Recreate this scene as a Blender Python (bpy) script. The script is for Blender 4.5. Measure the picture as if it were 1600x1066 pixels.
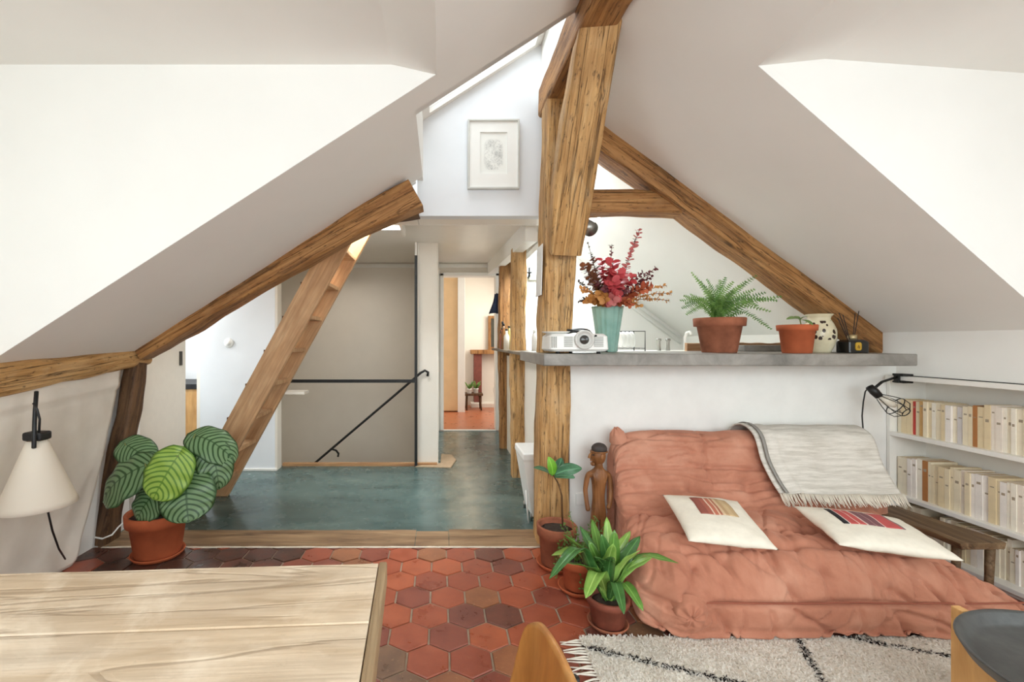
import bpy, bmesh, math, random
from mathutils import Vector, Matrix, noise, Quaternion
random.seed(7)
sc = bpy.context.scene
for _o in list(bpy.data.objects): bpy.data.objects.remove(_o)

# ------------------------------------------------------------------ camera, world, lights, exposure
F, CX, CY, H = 695.0, 688.0, 533.0, 1.19        # focal length in pixels (1600 wide), principal point, eye height
cam_d = bpy.data.cameras.new('camera'); cam = bpy.data.objects.new('camera', cam_d)
sc.collection.objects.link(cam)
cam_d.sensor_width = 36; cam_d.sensor_fit = 'HORIZONTAL'; cam_d.lens = F*36/1600
cam_d.shift_x = (800-CX)/1600; cam_d.shift_y = 0; cam_d.clip_start = 0.02
cam.location = (0, 0, H); cam.rotation_euler = (math.pi/2, 0, 0)
sc.camera = cam
w = bpy.data.worlds.new('world'); sc.world = w; w.use_nodes = True
w.node_tree.nodes['Background'].inputs['Color'].default_value = (0.88, 0.96, 1.0, 1)
w.node_tree.nodes['Background'].inputs['Strength'].default_value = 1.25
sc.view_settings.view_transform = 'Standard'; sc.view_settings.look = 'None'
sc.view_settings.gamma = 1; sc.view_settings.use_curve_mapping = False
sc.view_settings.exposure = -0.04
sc.cycles.use_denoising = True
sc.cycles.max_bounces = 10; sc.cycles.diffuse_bounces = 6; sc.cycles.transparent_max_bounces = 12
sc.cycles.sample_clamp_indirect = 6.0
def area_light(name, loc, aim, sx, sy, power, col=(1, 1, 1)):
    d = bpy.data.lights.new(name, 'AREA'); d.shape = 'RECTANGLE'; d.size = sx; d.size_y = sy
    d.energy = power; d.color = col
    o = bpy.data.objects.new(name, d); sc.collection.objects.link(o); o.location = loc
    o.rotation_euler = (Vector(aim)-Vector(loc)).to_track_quat('-Z', 'Y').to_euler()
    return o
# daylight entering by the two dormer windows, the roof window and the far rooms, plus added fills
area_light('dormer_daylight_left', (-2.62, -0.40, 1.65), (-1.0, -0.2, 0.2), 2.0, 1.2, 30, (0.86, 0.96, 1.0))
area_light('dormer_daylight_right', (3.12, -0.40, 1.65), (1.5, -0.2, 0.2), 2.0, 1.2, 30, (0.86, 0.96, 1.0))
area_light('rear_fill_light', (0.6, -1.95, 1.5), (0.6, 0.0, 0.0), 2.8, 1.8, 125, (0.86, 0.96, 1.0))  # added fill from behind the camera for surfaces facing it
area_light('roof_window_daylight', (0.02, 2.52, 3.45), (0.32, 2.54, 2.3), 0.8, 0.8, 13, (0.92, 0.97, 1.0))
area_light('kitchen_fill_light', (1.3, 4.02, 2.75), (1.15, 4.15, 1.4), 0.6, 1.3, 185, (0.88, 0.96, 1.0))  # added kitchen fill, shining through an opening kept out of view
area_light('far_room_daylight', (1.5, 7.2, 1.7), (0.3, 7.2, 1.0), 1.0, 1.3, 30, (1.0, 0.96, 0.88))
area_light('side_room_daylight', (-3.1, 3.9, 1.6), (-1.9, 4.0, 1.0), 0.9, 1.2, 36, (0.95, 0.98, 1.0))
area_light('stairwell_light', (-1.2, 5.2, 1.98), (-1.2, 5.4, 0), 0.5, 0.5, 3.6, (1.0, 0.9, 0.8))
area_light('hatch_fill_light', (-0.65, 3.38, 2.43), (-0.65, 3.50, 0), 0.62, 0.36, 50, (0.95, 0.98, 1.0))  # added corridor fill, shining down through the ceiling hatch

# ------------------------------------------------------------------ helpers
col = sc.collection
def P(u, v, Y): return Vector(((u-CX)*Y/F, Y, H-(v-CY)*Y/F))     # a point seen at pixel (u, v) that stands Y metres away
def wloc(o):
    v = Vector((0, 0, 0))
    while o is not None: v += o.location; o = o.parent
    return v
def props(o, label=None, cat=None, group=None, kind=None):
    if label: o['label'] = label
    if cat: o['category'] = cat
    if group: o['group'] = group
    if kind: o['kind'] = kind
    return o
def thing(name, label, cat, loc=(0, 0, 0), group=None):
    o = bpy.data.objects.new(name, None); col.objects.link(o); o.location = loc; o.empty_display_size = 0.05
    return props(o, label, cat, group)
def mk(name, vs, fs, mat=None, parent=None, smooth=False, uv=None, fm=None, world=True, loc=None):
    """one mesh object; vs are world coordinates (or local to parent when world=False)"""
    base = Vector((0, 0, 0))
    if world and parent is not None: base = wloc(parent)
    l = Vector(loc) if loc is not None else None
    if l is not None: base = base + (l-base) if world else l
    vs = [Vector(v)-base for v in vs]
    me = bpy.data.meshes.new(name); me.from_pydata([tuple(v) for v in vs], [], fs)
    for m in (mat if isinstance(mat, (list, tuple)) else [mat]):
        if m: me.materials.append(m)
    if fm: me.polygons.foreach_set('material_index', fm)
    if smooth: me.polygons.foreach_set('use_smooth', [True]*len(me.polygons))
    if uv:
        ul = me.uv_layers.new(name='UVMap')
        for lp in me.loops: ul.data[lp.index].uv = uv[lp.vertex_index]
    me.update()
    o = bpy.data.objects.new(name, me); col.objects.link(o)
    if parent is not None: o.parent = parent
    if l is not None: o.location = l - (wloc(parent) if parent is not None and world else Vector((0, 0, 0)))
    return o
class MB:
    """collects shapes into one mesh"""
    def __init__(s): s.v = []; s.f = []; s.m = []; s.uv = []
    def add(s, vs, fs, mi=0, uv=None):
        n = len(s.v); s.v += [Vector(v) for v in vs]; s.f += [tuple(i+n for i in f) for f in fs]; s.m += [mi]*len(fs)
        s.uv += list(uv) if uv else [(0, 0)]*len(vs)
        return s
    def box(s, lo, hi, mi=0):
        (a, b, c), (d, e, f) = lo, hi
        return s.add([(a, b, c), (d, b, c), (d, e, c), (a, e, c), (a, b, f), (d, b, f), (d, e, f), (a, e, f)],
                     [(0, 3, 2, 1), (4, 5, 6, 7), (0, 1, 5, 4), (1, 2, 6, 5), (2, 3, 7, 6), (3, 0, 4, 7)], mi)
    def tube(s, pts, r, n=8, mi=0, cap=True, closed=False):
        pts = [Vector(p) for p in pts]; k = len(pts); vs = []; fs = []; rr = r if isinstance(r, (list, tuple)) else [r]*k
        t0 = (pts[1]-pts[0]).normalized(); a = t0.orthogonal().normalized()
        for i in range(k):
            t = (pts[(i+1) % k]-pts[i-1]) if closed else (pts[min(i+1, k-1)]-pts[max(i-1, 0)])
            t = t.normalized() if t.length > 1e-9 else t0
            a = (a-t*a.dot(t)); a = a.normalized() if a.length > 1e-6 else t.orthogonal().normalized()
            b = t.cross(a)
            for j in range(n):
                th = 2*math.pi*j/n; vs.append(pts[i]+(a*math.cos(th)+b*math.sin(th))*rr[i])
        for i in range(k if closed else k-1):
            i2 = (i+1) % k
            for j in range(n): fs.append((i*n+j, i*n+(j+1) % n, i2*n+(j+1) % n, i2*n+j))
        if cap and not closed: fs.append(tuple(range(n-1, -1, -1))); fs.append(tuple((k-1)*n+j for j in range(n)))
        return s.add(vs, fs, mi)
    def lathe(s, prof, n=32, c=(0, 0, 0), mi=0, ripple=None):
        c = Vector(c); vs = []; fs = []; k = len(prof)
        for (r, z) in prof:
            for j in range(n):
                th = 2*math.pi*j/n; q = r*(1+(ripple(th, z) if ripple else 0))
                vs.append(c+Vector((q*math.cos(th), q*math.sin(th), z)))
        for i in range(k-1):
            for j in range(n): fs.append((i*n+j, i*n+(j+1) % n, (i+1)*n+(j+1) % n, (i+1)*n+j))
        if prof[0][0] > 1e-5: fs.append(tuple(range(n-1, -1, -1)))
        if prof[-1][0] > 1e-5: fs.append(tuple((k-1)*n+j for j in range(n)))
        return s.add(vs, fs, mi)
    def build(s, name, mat, parent=None, smooth=False, uv=False, **k):
        return mk(name, s.v, s.f, mat, parent, smooth, s.uv if uv else None, s.m if isinstance(mat, (list, tuple)) else None, **k)
def bev(o, wd=0.004, seg=2):
    m = o.modifiers.new('edges', 'BEVEL'); m.width = wd; m.segments = seg; m.limit_method = 'ANGLE'; m.angle_limit = math.radians(40); return o
def shade_auto(o):
    for p in o.data.polygons: p.use_smooth = True
    try:
        bm = bmesh.new(); bm.from_mesh(o.data)
        for e in bm.edges:
            e.smooth = not (len(e.link_faces) == 2 and e.calc_face_angle(0) > math.radians(38))
        bm.to_mesh(o.data); bm.free()
    except Exception: pass
    return o
def box(name, lo, hi, mat, parent=None, b=0.0):
    o = MB().box(lo, hi).build(name, mat, parent)
    if b: bev(o, b)
    return o
def struct(o): o['kind'] = 'structure'; return o

# ------------------------------------------------------------------ materials
def lin(c):
    return tuple((x/255/12.92 if x/255 <= 0.04045 else ((x/255+0.055)/1.055)**2.4) for x in c)+(1,)
MATS = {}
def newmat(name):
    m = bpy.data.materials.new(name); m.use_nodes = True; nt = m.node_tree
    return m, nt, nt.nodes['Principled BSDF'], nt.nodes.new, nt.links.new
def ramp(nt, stops, fac):
    r = nt.nodes.new('ShaderNodeValToRGB'); el = r.color_ramp.elements
    while len(el) < len(stops): el.new(0.5)
    for e, (p, c) in zip(el, stops): e.position = p; e.color = c if len(c) == 4 else lin(c)
    nt.links.new(fac, r.inputs['Fac']); return r.outputs['Color']
def coords(nt, scale=(1, 1, 1), kind='Object', rot=(0, 0, 0)):
    t = nt.nodes.new('ShaderNodeTexCoord'); mp = nt.nodes.new('ShaderNodeMapping'); mp.inputs['Scale'].default_value = scale
    mp.inputs['Rotation'].default_value = rot
    nt.links.new(t.outputs[kind], mp.inputs['Vector']); return mp.outputs['Vector']
def noise_tex(nt, vec, scale, detail=4, rough=0.55, dist=0.0):
    n = nt.nodes.new('ShaderNodeTexNoise'); n.inputs['Scale'].default_value = scale; n.inputs['Detail'].default_value = detail
    n.inputs['Roughness'].default_value = rough; n.inputs['Distortion'].default_value = dist
    nt.links.new(vec, n.inputs['Vector']); return n.outputs['Fac']
def bump(nt, bs, h, strength=0.3, dist=0.01):
    b = nt.nodes.new('ShaderNodeBump'); b.inputs['Strength'].default_value = strength; b.inputs['Distance'].default_value = dist
    nt.links.new(h, b.inputs['Height']); nt.links.new(b.outputs['Normal'], bs.inputs['Normal'])
def mixc(nt, fac, a, b, mode='MIX'):
    m = nt.nodes.new('ShaderNodeMix'); m.data_type = 'RGBA'; m.blend_type = mode
    for k, v in ((0, fac), (6, a), (7, b)):
        if isinstance(v, (int, float)): m.inputs[k].default_value = v
        elif isinstance(v, tuple): m.inputs[k].default_value = v
        else: nt.links.new(v, m.inputs[k])
    return m.outputs[2]
def math_n(nt, op, a, b=None, c=None):
    m = nt.nodes.new('ShaderNodeMath'); m.operation = op
    for k, v in enumerate((a, b, c)):
        if v is None: continue
        if isinstance(v, (int, float)): m.inputs[k].default_value = v
        else: nt.links.new(v, m.inputs[k])
    return m.outputs[0]
def plain(name, c, rough=0.5, metal=0.0, var=0.06, nscale=20, bs=0.0, spec=0.5, kind='Object'):
    m, nt, b, N, L = newmat(name)
    v = coords(nt, kind=kind); n = noise_tex(nt, v, nscale, 4)
    a = lin(c)
    L(ramp(nt, [(0.3, tuple(x*(1-var) for x in a[:3])+(1,)), (0.7, tuple(min(1, x*(1+var)) for x in a[:3])+(1,))], n), b.inputs['Base Color'])
    b.inputs['Roughness'].default_value = rough; b.inputs['Metallic'].default_value = metal; b.inputs['Specular IOR Level'].default_value = spec
    if bs: bump(nt, b, n, bs, 0.004)
    return m
def wood(name, stops, axis='Z', scale=1.0, stretch=14, rough=0.6, bs=0.35, knots=True, cracks=0.5, spec=0.3, crackcol=(52, 34, 22), weather=0.0, wcol=(196, 168, 130), speck=0.75):
    m, nt, b, N, L = newmat(name)
    s = [stretch*scale]*3; s['XYZ'.index(axis)] = 1.0*scale
    v = coords(nt, tuple(s))
    n1 = noise_tex(nt, v, 2.2, 6, 0.62, 0.6)
    c = ramp(nt, stops, n1)
    s2 = [stretch*4*scale]*3; s2['XYZ'.index(axis)] = 1.3*scale
    n2 = noise_tex(nt, coords(nt, tuple(s2)), 1.6, 4, 0.6)
    c = mixc(nt, 0.35, c, ramp(nt, [(0.3, (0.35, 0.3, 0.26, 1)), (0.62, (1, 1, 1, 1))], n2), 'MULTIPLY')
    big = noise_tex(nt, coords(nt, (2.2, 2.2, 2.2)), 1.3, 3)
    c = mixc(nt, 0.55, c, ramp(nt, [(0.28, (0.5, 0.44, 0.38, 1)), (0.6, (1, 1, 1, 1))], big), 'MULTIPLY')
    if cracks:
        s3 = [stretch*1.6*scale]*3; s3['XYZ'.index(axis)] = 0.7*scale
        n3 = noise_tex(nt, coords(nt, tuple(s3)), 1.1, 3, 0.5, 1.0)
        k = math_n(nt, 'ABSOLUTE', math_n(nt, 'SUBTRACT', n3, 0.5))
        k = ramp(nt, [(0.0, (1, 1, 1, 1)), (0.02, (0, 0, 0, 1))], k)
        c = mixc(nt, math_n(nt, 'MULTIPLY', k, cracks), c, lin(crackcol))
        h = math_n(nt, 'SUBTRACT', n2, k)
    else: h = n2
    if weather:
        wn = noise_tex(nt, coords(nt, (3.5, 3.5, 1.6)), 1.7, 5, 0.65, 0.5)
        c = mixc(nt, math_n(nt, 'MULTIPLY', ramp(nt, [(0.48, (0, 0, 0, 1)), (0.66, (1, 1, 1, 1))], wn), weather), c, lin(wcol))
        sp_ = noise_tex(nt, coords(nt, (40, 40, 14)), 1.5, 4, 0.7)
        c = mixc(nt, ramp(nt, [(0.30, (speck, speck, speck, 1)), (0.42, (0, 0, 0, 1))], sp_), c, lin(crackcol))
    if knots:
        vo = N('ShaderNodeTexVoronoi'); vo.inputs['Scale'].default_value = 1.6
        s4 = [3.2*scale]*3; s4['XYZ'.index(axis)] = 1.3*scale
        L(coords(nt, tuple(s4)), vo.inputs['Vector'])
        kk = ramp(nt, [(0.03, (1, 1, 1, 1)), (0.1, (0, 0, 0, 1))], vo.outputs['Distance'])
        c = mixc(nt, math_n(nt, 'MULTIPLY', kk, 0.7), c, lin(crackcol))
    L(c, b.inputs['Base Color']); b.inputs['Roughness'].default_value = rough; b.inputs['Specular IOR Level'].default_value = spec
    bump(nt, b, h, bs, 0.006)
    return m
M = MATS
M['plaster'] = plain('white_plaster', (238, 236, 231), 0.85, var=0.015, nscale=3, bs=0.06, spec=0.2)
M['plaster_rough'] = plain('uneven_white_plaster', (236, 234, 229), 0.9, var=0.03, nscale=9, bs=0.25, spec=0.2)
M['cream_wall'] = plain('cream_paint', (232, 225, 213), 0.7, var=0.02, nscale=4, bs=0.08, spec=0.3)
M['ceil_gloss'] = plain('satin_white_ceiling', (236, 231, 222), 0.3, var=0.02, nscale=5, bs=0.05, spec=0.4)
M['cool_wall'] = plain('cool_white_paint', (232, 235, 238), 0.75, var=0.02, nscale=4, bs=0.05, spec=0.3)
M['white'] = plain('white_satin_paint', (242, 239, 232), 0.45, var=0.015, nscale=10)
M['beam_gold'] = wood('honey_oak_timber', [(0.22, (132, 94, 56)), (0.42, (192, 146, 90)), (0.6, (218, 174, 116)), (0.8, (234, 200, 150))], stretch=14, bs=0.7, cracks=0.75, weather=0.5)
M['beam_brown'] = wood('brown_oak_timber', [(0.22, (98, 66, 38)), (0.42, (156, 108, 62)), (0.6, (188, 138, 84)), (0.8, (210, 164, 110))], stretch=14, bs=0.7, cracks=0.75, weather=0.35, wcol=(168, 132, 92))
M['beam_dark'] = wood('dark_oak_timber', [(0.22, (50, 34, 24)), (0.45, (92, 66, 44)), (0.7, (132, 98, 68))], stretch=14, bs=0.7, weather=0.3, wcol=(136, 104, 74))
M['glass'] = None
def glassmat():
    m, nt, b, N, L = newmat('window_glass'); nt.nodes.remove(b)
    t = N('ShaderNodeBsdfTransparent'); g = N('ShaderNodeBsdfGlossy'); g.inputs['Roughness'].default_value = 0.02
    x = N('ShaderNodeMixShader'); x.inputs[0].default_value = 0.06
    L(t.outputs[0], x.inputs[1]); L(g.outputs[0], x.inputs[2]); L(x.outputs[0], nt.nodes['Material Output'].inputs['Surface']); return m
M['glass'] = glassmat()

# ------------------------------------------------------------------ timbers
def rrect(wd, dp, rad, n=4):
    pts = []
    for (sx, sy, a0) in ((1, 1, 0), (-1, 1, 90), (-1, -1, 180), (1, -1, 270)):
        for i in range(n):
            a = math.radians(a0+90*i/(n-1)); pts.append((sx*(wd/2-rad)+rad*math.cos(a), sy*(dp/2-rad)+rad*math.sin(a)))
    return pts
def timber(name, pts, sizes, up, mat, parent=None, seed=0, rough=0.007, rad=0.02, step=0.04, caps=True):
    """a hewn beam along a polyline; sizes = (width along side, depth along up) per point; local Z runs along the beam"""
    pts = [Vector(p) for p in pts]; up = Vector(up)
    ax = (pts[-1]-pts[0]).normalized(); side = ax.cross(up).normalized(); upn = side.cross(ax).normalized()
    R = Matrix((side, upn, ax)).transposed()
    base = pts[0]; loc = [R.transposed() @ (p-base) for p in pts]
    L = loc[-1].z; n = max(3, int(L/step)); vs = []; fs = []; m = 0
    def samp(z):
        for i in range(len(loc)-1):
            if z <= loc[i+1].z or i == len(loc)-2:
                t = (z-loc[i].z)/max(1e-6, loc[i+1].z-loc[i].z); t = max(0, min(1, t))
                if len(loc) > 2: t2 = t*t*(3-2*t)*0.5+t*0.5
                else: t2 = t
                s0, s1 = sizes[min(i, len(sizes)-1)], sizes[min(i+1, len(sizes)-1)]
                return loc[i].lerp(loc[i+1], t), s0[0]+(s1[0]-s0[0])*t2, s0[1]+(s1[1]-s0[1])*t2
    so = Vector((seed*7.3, seed*3.1, seed*5.7))
    for i in range(n+1):
        z = L*i/n; c, wd, dp = samp(z)
        ring = rrect(wd, dp, min(rad, wd*0.35, dp*0.35)); m = len(ring)
        for (x, y) in ring:
            q = Vector((x*5, y*5, z*2.0))+so
            d = noise.noise(q)*rough*1.6+noise.noise(q*3.3)*rough*0.8+noise.noise(Vector((x*30, y*30, z*1.5))+so)*rough*0.5
            r = Vector((x, y)); rn = r.normalized() if r.length > 1e-6 else r
            vs.append(Vector((c.x+x+rn.x*d, c.y+y+rn.y*d, z)))
    for i in range(n):
        for j in range(m): fs.append((i*m+j, i*m+(j+1) % m, (i+1)*m+(j+1) % m, (i+1)*m+j))
    if caps: fs.append(tuple(range(m-1, -1, -1))); fs.append(tuple(n*m+j for j in range(m)))
    o = mk(name, vs, fs, mat, None)
    o.matrix_world = Matrix.Translation(base) @ R.to_4x4()
    if parent is not None:
        o.parent = parent; o.location = base-wloc(parent)
    shade_auto(o)
    return o
# ------------------------------------------------------------------ the setting
LS = lambda X: 2.327+0.645*X        # underside of the left roof slope
RS = lambda X: 3.253-0.745*X        # underside of the right roof slope
def poly(name, vs, mat, thick=0.06, n=None, kind='structure'):
    """a flat panel with thickness on the side away from n (n points into the room)"""
    vs = [Vector(v) for v in vs]; nn = (vs[1]-vs[0]).cross(vs[2]-vs[0]).normalized()
    if nn.dot(Vector(n)) < 0: vs = vs[::-1]; nn = -nn
    k = len(vs); b = [v-nn*thick for v in vs]
    fs = [tuple(range(k)), tuple(range(2*k-1, k-1, -1))]+[(i, k+i, k+(i+1) % k, (i+1) % k) for i in range(k)]
    o = mk(name, vs+b, fs, mat)
    if kind: o['kind'] = kind
    return o
def polys(name, plist, mat, thick, n):
    mb = MB()
    for vs in plist:
        vs = [Vector(v) for v in vs]; nn = (vs[1]-vs[0]).cross(vs[2]-vs[0]).normalized()
        if nn.dot(Vector(n)) < 0: vs = vs[::-1]; nn = -nn
        k = len(vs); b = [v-nn*thick for v in vs]
        mb.add(vs+b, [tuple(range(k)), tuple(range(2*k-1, k-1, -1))]+[(i, k+i, k+(i+1) % k, (i+1) % k) for i in range(k)])
    return struct(mb.build(name, mat))
YB = -1.6                      # rear of the room
XR = 0.666                     # ridge
# roof slopes
def lq(x0, x1, y0, y1): return [(x0, y0, LS(x0)), (x1, y0, LS(x1)), (x1, y1, LS(x1)), (x0, y1, LS(x0))]
polys('ceiling_left', [lq(-0.016, XR, YB, 1.88), lq(-2.3, XR, 1.88, 2.09), lq(-2.3, -0.114, 2.09, 2.87)], M['plaster'], 0.05, (0.5, 0, -1))
ck = lambda X: 1.792+0.102*(X-1.281)          # right dormer cheek line
polys('ceiling_right', [[(XR, YB, RS(XR)), (1.281, YB, RS(1.281)), (1.281, 1.794, RS(1.281)), (XR, 1.794, RS(XR))],
      [(XR, 1.794, RS(XR)), (1.281, 1.794, RS(1.281)), (2.70, ck(2.70)+0.002, RS(2.70)), (2.70, 3.3, RS(2.70)), (XR, 3.3, RS(XR))],
      [(XR, 3.3, RS(XR)), (0.92, 3.3, RS(0.92)), (0.92, 4.95, RS(0.92)), (XR, 4.95, RS(XR))],
      [(1.36, 3.3, RS(1.36)), (2.70, 3.3, RS(2.70)), (2.70, 4.95, RS(2.70)), (1.36, 4.95, RS(1.36))],  # gap beside this panel is an opening added for the kitchen fill
      [(0.92, 4.75, RS(0.92)), (1.36, 4.75, RS(1.36)), (1.36, 4.95, RS(1.36)), (0.92, 4.95, RS(0.92))]], M['plaster'], 0.05, (-0.5, 0, -1))
# left dormer: cheek, ceiling, soffit lip, window wall
poly('wall_dormer_left', [(-0.016, 1.876, LS(-0.016)), (-0.206, 1.876, 2.357), (-2.4, 1.876, 2.357), (-2.4, 1.876, LS(-2.4))], M['plaster'], 0.003, (0, -1, 0))
polys('ceiling_dormer_left', [[(-0.206, YB, 2.357), (-0.206, 1.88, 2.357), (-2.4, 1.88, 2.357), (-2.4, YB, 2.357)],
      [(-0.016, YB, 2.313), (-0.016, 1.88, 2.313), (-0.206, 1.88, 2.357), (-0.206, YB, 2.357)]], M['plaster'], 0.05, (0, 0, -1))
# right dormer
poly('wall_dormer_right', [(1.281, 1.792, 2.299), (1.575, ck(1.575), 2.346), (2.95, ck(2.95), 2.346), (2.95, ck(2.95), RS(2.95)), (2.517, ck(2.517), RS(2.517))], M['plaster'], 0.003, (0, -1, 0))
polys('ceiling_dormer_right', [[(1.575, YB, 2.346), (1.575, ck(1.575), 2.346), (2.95, ck(2.95), 2.346), (2.95, YB, 2.346)],
      [(1.281, YB, 2.299), (1.281, 1.792, 2.299), (1.575, ck(1.575), 2.346), (1.575, YB, 2.346)]], M['plaster'], 0.05, (0, 0, -1))
def window_wall(name, wn, axis, at, a0, a1, z0, z1, oa0, oa1, oz0, oz1, thick, mat, nx, ny):
    """wall with an opening, plus a framed window of nx x ny panes"""
    mb = MB()
    def bx(p0, p1, q0, q1):
        lo, hi = (p0, q0), (p1, q1)
        if axis == 'X': mb.box((min(at, at+thick), p0, q0), (max(at, at+thick), p1, q1))
        else: mb.box((p0, min(at, at+thick), q0), (p1, max(at, at+thick), q1))
    bx(a0, oa0, z0, z1); bx(oa1, a1, z0, z1); bx(oa0, oa1, z0, oz0); bx(oa0, oa1, oz1, z1)
    struct(mb.build(name, mat))
    r = bpy.data.objects.new(wn, None); col.objects.link(r); r['kind'] = 'structure'
    c = at+thick*0.6
    def fb(nm, p0, p1, q0, q1, t, m):
        if axis == 'X': return box(nm, (c-t, p0, q0), (c+t, p1, q1), m, r)
        return box(nm, (p0, c-t, q0), (p1, c+t, q1), m, r)
    s = 0.045
    fb('frame', oa0, oa1, oz0, oz0+s, 0.03, M['white']); fb('frame', oa0, oa1, oz1-s, oz1, 0.03, M['white'])
    fb('frame', oa0, oa0+s, oz0+s, oz1-s, 0.03, M['white']); fb('frame', oa1-s, oa1, oz0+s, oz1-s, 0.03, M['white'])
    for i in range(nx):
        for j in range(ny):
            p0 = oa0+s+(oa1-oa0-2*s)*i/nx; p1 = oa0+s+(oa1-oa0-2*s)*(i+1)/nx
            q0 = oz0+s+(oz1-oz0-2*s)*j/ny; q1 = oz0+s+(oz1-oz0-2*s)*(j+1)/ny
            fb('pane', p0, p1, q0, q1, 0.003, M['glass'])
            if i: fb('muntin', p0-0.015, p0+0.015, q0, q1, 0.02, M['white'])
            if j: fb('muntin', p0, p1, q0-0.012, q0+0.012, 0.02, M['white'])
window_wall('wall_window_left', 'window_1', 'X', -2.4, YB, 1.9, 0, 2.36, -1.45, 0.65, 0.98, 2.25, -0.12, M['plaster'], 3, 2)
window_wall('wall_window_right', 'window_2', 'X', 2.95, YB, 1.97, 0, 2.36, -1.45, 0.65, 0.98, 2.25, 0.12, M['plaster'], 3, 2)
window_wall('wall_rear', 'added_rear_window', 'Y', YB, -2.5, 3.05, 0, 2.9, -0.9, 2.1, 0.5, 2.45, -0.15, M['plaster'], 4, 3)  # unseen rear window, added for the fill light behind it
# roof window: shaft sides, upper wall with the picture, frame and pane
TZ = lambda X: LS(X)+0.43
box_o = polys('wall_shaft', [[(-0.114, 2.09, LS(-0.114)), (-0.114, 2.95, LS(-0.114)), (-0.114, 2.95, TZ(-0.114)), (-0.114, 2.09, TZ(-0.114))]], M['plaster'], 0.04, (1, 0, 0))
polys('wall_shaft_front', [[(-0.114, 2.09, LS(-0.114)), (XR, 2.09, LS(XR)), (XR, 2.09, TZ(XR)), (-0.114, 2.09, TZ(-0.114))]], M['plaster'], 0.04, (0, 1, 0))
polys('wall_shaft_ridge', [[(XR+0.005, 2.09, RS(XR)), (XR+0.005, 2.95, RS(XR)), (XR+0.005, 2.95, TZ(XR)), (XR+0.005, 2.09, TZ(XR))]], M['plaster'], 0.04, (-1, 0, 0))
poly('wall_upper', [(-0.153, 2.95, 2.02), (0.9, 2.95, 2.02), (0.9, 2.95, 3.35), (-0.153, 2.95, 3.0), (-0.153, 2.95, 2.3)], M['cool_wall'], 0.08, (0, -1, 0))
poly('wall_upper_left', [(-2.4, 2.88, LS(-2.4)), (-0.16, 2.88, LS(-0.16)), (-0.16, 2.88, 2.9), (-2.4, 2.88, 2.9)], M['plaster'], 0.04, (0, -1, 0))
rw = bpy.data.objects.new('window_4', None); col.objects.link(rw); rw['kind'] = 'structure'
def sl(x0, x1, y0, y1, z0, z1, nm, m):
    vs = [(x, y, TZ(x)+dz) for dz in (z0, z1) for (x, y) in ((x0, y0), (x1, y0), (x1, y1), (x0, y1))]
    return mk(nm, vs, [(0, 3, 2, 1), (4, 5, 6, 7), (0, 1, 5, 4), (1, 2, 6, 5), (2, 3, 7, 6), (3, 0, 4, 7)], m, rw)
sl(-0.12, 0.68, 2.08, 2.13, -0.03, 0.05, 'frame', M['white']); sl(-0.12, 0.68, 2.91, 2.96, -0.03, 0.05, 'frame', M['white'])
sl(-0.12, -0.07, 2.13, 2.91, -0.03, 0.05, 'frame', M['white']); sl(0.62, 0.68, 2.13, 2.91, -0.03, 0.05, 'frame', M['white'])
sl(-0.07, 0.62, 2.13, 2.91, 0.0, 0.008, 'pane', M['glass'])

# floor of the front room: mortar bed with hexagonal tiles
struct_floor = box('floor', (-2.12, YB, -0.06), (2.95, 2.575, -0.006), plain('pale_mortar', (160, 144, 124), 0.9, var=0.15, nscale=30, bs=0.3))
struct(struct_floor)
mk('mortar_bed', MB().box((0.58, 2.575, -0.06), (2.95, 2.66, -0.006)).v, MB().box((0, 0, 0), (1, 1, 1)).f, struct_floor.data.materials[0], struct_floor)
def tile_mat(name, c, c2, spots):
    m, nt, b, N, L = newmat(name)
    v = coords(nt, (1, 1, 1), 'Object')
    oi = N('ShaderNodeObjectInfo'); va = N('ShaderNodeVectorMath'); va.operation = 'ADD'
    sc3 = N('ShaderNodeVectorMath'); sc3.operation = 'SCALE'; sc3.inputs[3].default_value = 1.0
    L(oi.outputs['Location'], sc3.inputs[0]); L(v, va.inputs[0]); L(sc3.outputs[0], va.inputs[1]); v = va.outputs[0]
    n = noise_tex(nt, v, 9, 5, 0.6); cc = ramp(nt, [(0.3, c2), (0.62, c)], n)
    s = noise_tex(nt, v, 60, 3, 0.7); cc = mixc(nt, math_n(nt, 'MULTIPLY', ramp(nt, [(0.62, (0, 0, 0, 1)), (0.72, (1, 1, 1, 1))], s), spots), cc, lin((206, 168, 132)))
    L(cc, b.inputs['Base Color'])
    L(ramp(nt, [(0.3, (0.24, 0.24, 0.24, 1)), (0.7, (0.42, 0.42, 0.42, 1))], n), b.inputs['Roughness'])
    bump(nt, b, noise_tex(nt, v, 26, 4), 0.12, 0.004); return m
TT = [((166, 85, 57), (146, 71, 47), 0.1), ((156, 79, 55), (134, 65, 47), 0.15), ((142, 75, 57), (120, 61, 48), 0.1), ((130, 73, 59), (106, 58, 49), 0.1),
      ((118, 69, 56), (92, 53, 44), 0.2), ((177, 93, 60), (155, 79, 52), 0.05), ((156, 99, 66), (122, 73, 48), 0.5), ((132, 98, 73), (104, 76, 57), 0.6)]
TM = [tile_mat('terracotta_tile_%d' % i, *t) for i, t in enumerate(TT)]
TM_DARK = [tile_mat('dark_terracotta_%d' % i, *t) for i, t in enumerate([((94, 56, 44), (52, 38, 32), 0.25), ((110, 62, 48), (66, 44, 36), 0.3), ((84, 60, 50), (46, 36, 32), 0.5)])]
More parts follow.
